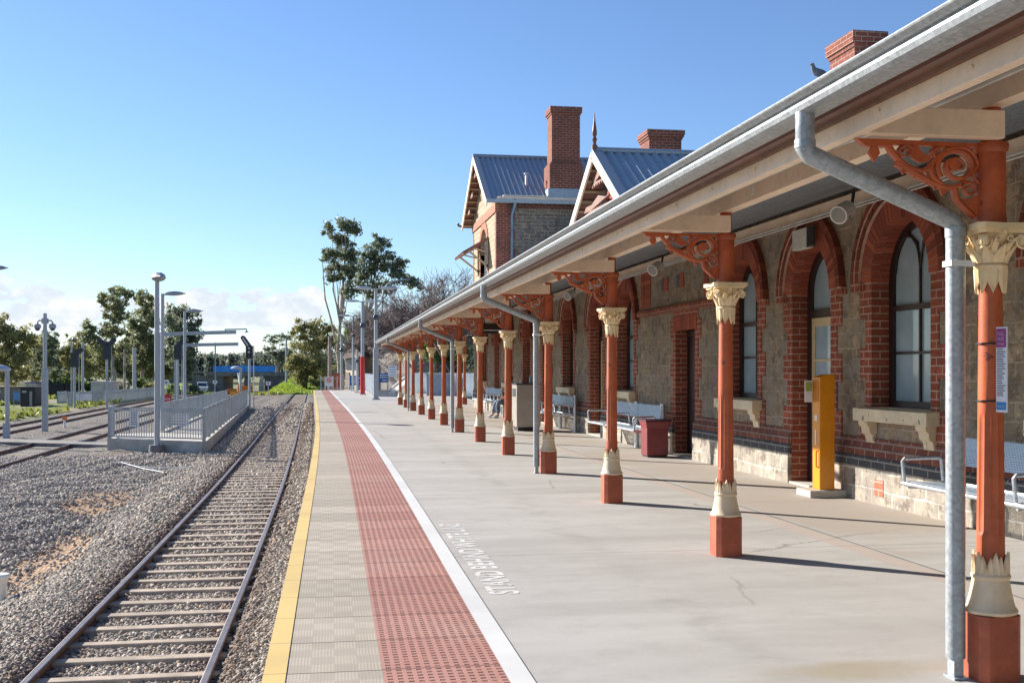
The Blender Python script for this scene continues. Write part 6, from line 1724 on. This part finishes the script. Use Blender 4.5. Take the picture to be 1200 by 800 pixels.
# shrubs behind the sheds on the left
for px, D, py, w, lb, mt, sd in ((70,122,446,26,'clipped green hedge shrub behind the dark screen fence, left part','leafgreen',21),(92,124,445,22,'green shrub behind the dark screen fence, right part','leafgreen',22),(138,118,447,9,'small dark shrub right of the beige hut','leafdark',23),(163,122,442,10,'yellow green shrub by the pale concrete pole','leafgreen',24),(176,126,446,11,'olive green shrub left of the red stop disc','leafolive',25),(203,132,448,9,'bright green shrub behind the third lamp post','leafgreen',26),(224,160,449,12,'dark shrub left of the white ute','leafdark',27)):
    lob = [(px+o*w*.5, py+abs(o)*2+4, w*.34) for o in (-.8,-.3,.3,.8)] + [(px+o*w*.5, py+9, w*.34) for o in (-.8,0,.8)]
    tree('shrub', lb, D, px, lob, M[mt], .26, 70, .5, trunk=.12, bark='barkdark', seed=sd, group='shrubs behind the tracks', dens=.9)
# far woods on the horizon
cs = []; rs = []; r = np.random.default_rng(40)
for px in np.arange(-80, 560, 2.2):
    D = r.uniform(300, 380); h = r.uniform(415, 424) if 100 < px < 340 else r.uniform(412, 424)
    y = h
    while y < 440:
        c = at(px + r.uniform(-2,2), D, py=y + r.uniform(-1,1)); cs.append(tuple(c)); rs.append(r.uniform(.9,1.7)); y += 3.6
V, Fc = leaf_cloud(cs, rs, 46, .62, .8, 41); o = np_mesh('far_woods', V, Fc, M['leaffar']); tag(o, 'distant line of grey green woods along the horizon', 'woods', kind='stuff')

# bare winter trees behind the verandah
def bare(label, px, D, py_top, spread, seed, zb=-.8):
    r = np.random.default_rng(seed); b = at(px, D); t = thing('bare_tree', label, 'tree', (b.x,b.y,zb), 'leafless trees behind the verandah')
    H = zat(py_top, D) - zb; tr = MB(); V = []; Fc = []
    def seg3(p, q, r0, r1):
        d = q-p; d /= np.linalg.norm(d); a = np.cross(d, [.3,.5,.8]); a /= np.linalg.norm(a); c = np.cross(d, a); o = len(V)
        for (pp, rr) in ((p,r0),(q,r1)):
            for k_ in range(3):
                an = 2*PI*k_/3; V.append(pp + (a*math.cos(an)+c*math.sin(an))*rr)
        for k_ in range(3): Fc.append((o+k_, o+(k_+1)%3, o+3+(k_+1)%3, o+3+k_))
    def grow(p, d, L, rad, lev):
        n = 3
        for i in range(n):
            q = p + d*L/n; seg3(p, q, max(.009,rad*(1-.25*i/n)), max(.009,rad*(1-.25*(i+1)/n))); p = q
            d = d + r.normal(size=3)*.12; d[2] += .03; d /= np.linalg.norm(d)
            if lev > 0 and (i > 0 or lev < 4):
                for _ in range(2 if lev > 1 else 3):
                    e = d + r.normal(size=3)*.62*np.array([1,1,.8]); e[2] += .12; e /= np.linalg.norm(e)
                    grow(p.copy(), e, L*r.uniform(.55,.78), rad*.6, lev-1)
    base = np.array([b.x,b.y,zb]); f = base + np.array([0,0,H*.25])
    tr.tube([tuple(base), tuple(base+(f-base)*.5+r.normal(size=3)*.05), tuple(f)], [.24,.19,.17], 8)
    for i in range(5):
        a = 2*PI*i/5 + r.uniform(-.3,.3); d = np.array([math.cos(a)*spread, math.sin(a)*spread, 1.0]); d /= np.linalg.norm(d)
        grow(f.copy(), d, H*.34, .1, 4)
    tr.build('trunk', M['twig'], t); np_mesh('twigs', np.array(V), np.array(Fc), M['twig'], t)
for a in (('bare tree nearest the two storey house, its twigs reaching highest', 528, 72, 326, .6, 51), ('wide bare tree in the middle of the leafless row', 487, 84, 340, .9, 52),
          ('lower bare tree at the left end of the leafless row behind the masts', 455, 96, 352, .8, 53), ('small bare tree low behind the verandah gutter, between its neighbours', 508, 80, 338, .9, 54)): bare(*a)

# grass tufts along the far side of the tracks
r = np.random.default_rng(60); n = 26000
D = np.sqrt(r.uniform(60**2, 160**2, n)); px = r.uniform(-20, 330, n); u = (px-600)/F
X = D*(u*CT+ST); Y = D*(CT-u*ST)
t_ = X - dx(Y); keep = ((t_ < -16.4) | (Y > 128)) & ~((np.abs(t_-TRK) < 1.6)) & (np.abs(t_+9.7) > 2) & (np.abs(t_+14.1) > 1.9)
keep &= (np.sin(X*.35)+np.sin(Y*.21+1)+.8*np.sin(X*.11-Y*.13) > -.3)
X, Y = X[keep], Y[keep]; m = len(X); Zg = gz(X, Y)
h = r.uniform(.12,.42,m); w = r.uniform(.08,.2,m); a = r.uniform(0,PI,m); lx = r.normal(0,.12,m); ly = r.normal(0,.12,m)
q = np.stack([np.stack([X-np.cos(a)*w,Y-np.sin(a)*w,Zg-.03],-1), np.stack([X+np.cos(a)*w,Y+np.sin(a)*w,Zg-.03],-1), np.stack([X+np.cos(a)*w*.2+lx,Y+np.sin(a)*w*.2+ly,Zg+h],-1), np.stack([X-np.cos(a)*w*.9+lx,Y-np.sin(a)*w*.9+ly,Zg+h*.8],-1)],1)
o = np_mesh('grass', q.reshape(-1,3), np.arange(m*4).reshape(m,4), M['grass']); tag(o, 'yellow green grass growing beyond the tracks', 'grass', kind='stuff')

def tufts(objname, n, D0, D1, p0, p1):
    o = bpy.data.objects[objname]; me = o.data; r = np.random.default_rng(61)
    co = np.empty(len(me.vertices)*3, np.float32); me.vertices.foreach_get('co', co); co = co.reshape(-1,3); fi = r.integers(0, len(me.polygons), n)
    idx_ = np.array([list(p.vertices) for p in me.polygons]); a, b = r.random((2,n,1)); q4 = co[idx_[fi]]
    return q4[:,0]*(1-a)*(1-b)+q4[:,1]*a*(1-b)+q4[:,2]*a*b+q4[:,3]*(1-a)*b
P_ = tufts('embankment', 16000, 0,0,0,0); m = len(P_); r = np.random.default_rng(62); h = r.uniform(.08,.26,m); w = r.uniform(.08,.2,m); a = r.uniform(0,PI,m)
X, Y, Zg = P_.T; lx = r.normal(0,.15,m); ly = r.normal(0,.15,m)
q = np.stack([np.stack([X-np.cos(a)*w,Y-np.sin(a)*w,Zg-.03],-1), np.stack([X+np.cos(a)*w,Y+np.sin(a)*w,Zg-.03],-1), np.stack([X+np.cos(a)*w*.2+lx,Y+np.sin(a)*w*.2+ly,Zg+h],-1), np.stack([X-np.cos(a)*w*.9+lx,Y-np.sin(a)*w*.9+ly,Zg+h*.8],-1)],1)
o = np_mesh('bank_grass', q.reshape(-1,3), np.arange(m*4).reshape(m,4), M['grassbright']); tag(o, 'bright green grass growing on the bank right of the bridge', 'grass', kind='stuff')
# ================================================================== sky, sun, camera
SUN_AZ, SUN_EL = -47.5, 24.3     # degrees left of the platform direction; height
wd = bpy.data.worlds.new('World'); scene.world = wd; wd.use_nodes = True; nt = wd.node_tree
bg = nt.nodes['Background']; sky = nt.nodes.new('ShaderNodeTexSky'); sky.sky_type = 'NISHITA'; sky.sun_disc = False
sky.sun_elevation = R(SUN_EL); sky.sun_rotation = R(SUN_AZ); sky.altitude = 50; sky.air_density = 1.0; sky.dust_density = .1; sky.ozone_density = 3.2
class W(G):
    def __init__(s, nt): s.t = nt
g = W(nt); tc = nt.nodes.new('ShaderNodeTexCoord').outputs['Generated']
s = g.sep(tc); az = g.mth('ARCTAN2', s[0], s[1]); el = g.mth('ARCSINE', s[2])
cv = g.com(g.mth('MULTIPLY', az, 1.0), g.mth('MULTIPLY', el, 1.7), 0.0)
n1 = g.noise(cv, 15, 8, .56, dist=.1); n2 = g.noise(cv, 6, 4, .5)
def azr(px): return math.atan((px-600)/F) + TH
def win(px0, px1, soft): 
    a, b = azr(px0), azr(px1); return g.mth('MULTIPLY', g.rng(az, a-soft, a+soft), g.rng(az, b-soft, b+soft, 1, 0))
def elr(py): return math.atan((HOR-py)/F)
def cloud(px0, px1, pyt, pyb, soft, thr):
    f = g.mth('MULTIPLY', win(px0, px1, soft), g.mth('MULTIPLY', g.rng(el, elr(pyb)-.004, elr(pyb)+.008), g.rng(el, elr(pyt)-.016, elr(pyt)+.012, 1, 0)))
    return g.rng(g.mth('ADD', g.mth('MULTIPLY', f, .62), g.mth('MULTIPLY', g.mth('SUBTRACT', n1, .5), 1.9)), thr, thr+.13) if False else g.mth('MULTIPLY', g.rng(f, .05, .4), g.rng(g.mth('ADD', g.mth('MULTIPLY', f, .62), g.mth('MULTIPLY', g.mth('SUBTRACT', n1, .5), 1.9)), thr, thr+.13))
c1 = cloud(-160, 76, 328, 394, .02, .34); c2 = cloud(208, 382, 334, 388, .014, .33); c3 = cloud(40, 215, 352, 398, .02, .42)
c4 = g.mth('MULTIPLY', cloud(-700, 900, 392, 424, .05, .42), .55)
cl = g.mth('MAXIMUM', g.mth('MAXIMUM', c1, c2), g.mth('MAXIMUM', c3, c4))
n3 = g.noise(cv, 34, 5, .6); sh_ = g.rng(g.mth('ADD', g.mth('MULTIPLY', n3, .55), g.mth('MULTIPLY', n1, .6)), .5, .68)
ccol = g.mix(sh_, (4.9,5.3,5.85), (6.5,6.55,6.6))
tint = g.mix(1.0, sky.outputs[0], (.83, .91, 1.07), 'MULTIPLY')
mx = g.mix(g.mth('MULTIPLY', cl, .92), tint, ccol)
nt.links.new(mx, bg.inputs[0]); bg.inputs[1].default_value = .07

sv = Vector((math.sin(R(SUN_AZ))*math.cos(R(SUN_EL)), math.cos(R(SUN_AZ))*math.cos(R(SUN_EL)), math.sin(R(SUN_EL))))
sl_ = bpy.data.lights.new('sun', 'SUN'); sl_.energy = 4.5; sl_.angle = R(.5); sl_.color = (1.0, .945, .87)
so = bpy.data.objects.new('sun', sl_); COL.objects.link(so); so.rotation_euler = sv.to_track_quat('Z','Y').to_euler(); so.location = sv*50

cam = bpy.data.cameras.new('camera'); co = bpy.data.objects.new('camera', cam); COL.objects.link(co)
cam.sensor_width = 36; cam.lens = F/1200*36; cam.shift_y = (HOR-400)/1200; cam.clip_end = 12000; cam.clip_start = .05
co.location = (0,0,EYE); co.rotation_euler = (PI/2, 0, -TH); scene.camera = co
scene.render.engine = 'CYCLES'; scene.cycles.use_denoising = True; scene.cycles.max_bounces = 9; scene.cycles.transparent_max_bounces = 8
scene.view_settings.view_transform = 'Standard'; scene.view_settings.look = 'None'; scene.view_settings.gamma = 1; scene.view_settings.exposure = 1.18
for o in list(bpy.data.objects):
    if o.users_collection == () : bpy.data.objects.remove(o)
# ------------------------------------------------------------------ pieces that repeat on one thing become parts of their own
def explode(o, name):
    me = o.data; n = len(me.vertices); par = list(range(n))
    def find(a):
        while par[a] != a: par[a] = par[par[a]]; a = par[a]
        return a
    for e in me.edges:
        a, b = find(e.vertices[0]), find(e.vertices[1])
        if a != b: par[a] = b
    groups = {}
    for p in me.polygons: groups.setdefault(find(p.vertices[0]), []).append(p)
    if len(groups) < 2 or len(groups) > 90: return
    for ps in groups.values():
        vi = sorted({v for p in ps for v in p.vertices}); mp = {v: i for i, v in enumerate(vi)}
        m2 = bpy.data.meshes.new(name); m2.from_pydata([me.vertices[v].co[:] for v in vi], [], [[mp[v] for v in p.vertices] for p in ps])
        m2.polygons.foreach_set('use_smooth', [p.use_smooth for p in ps])
        for m in me.materials: m2.materials.append(m)
        c = bpy.data.objects.new(name, m2); COL.objects.link(c); c.parent = o.parent; c.location = o.location
    bpy.data.objects.remove(o)
for o in list(bpy.data.objects):
    b = o.name.split('.')[0]
    if b in ('label_stop', 'soffit_batten', 'posts', 'wall_vent', 'hood_bracket', 'sticker', 'gable_fretwork'):
        explode(o, {'posts': 'post'}.get(b, b))
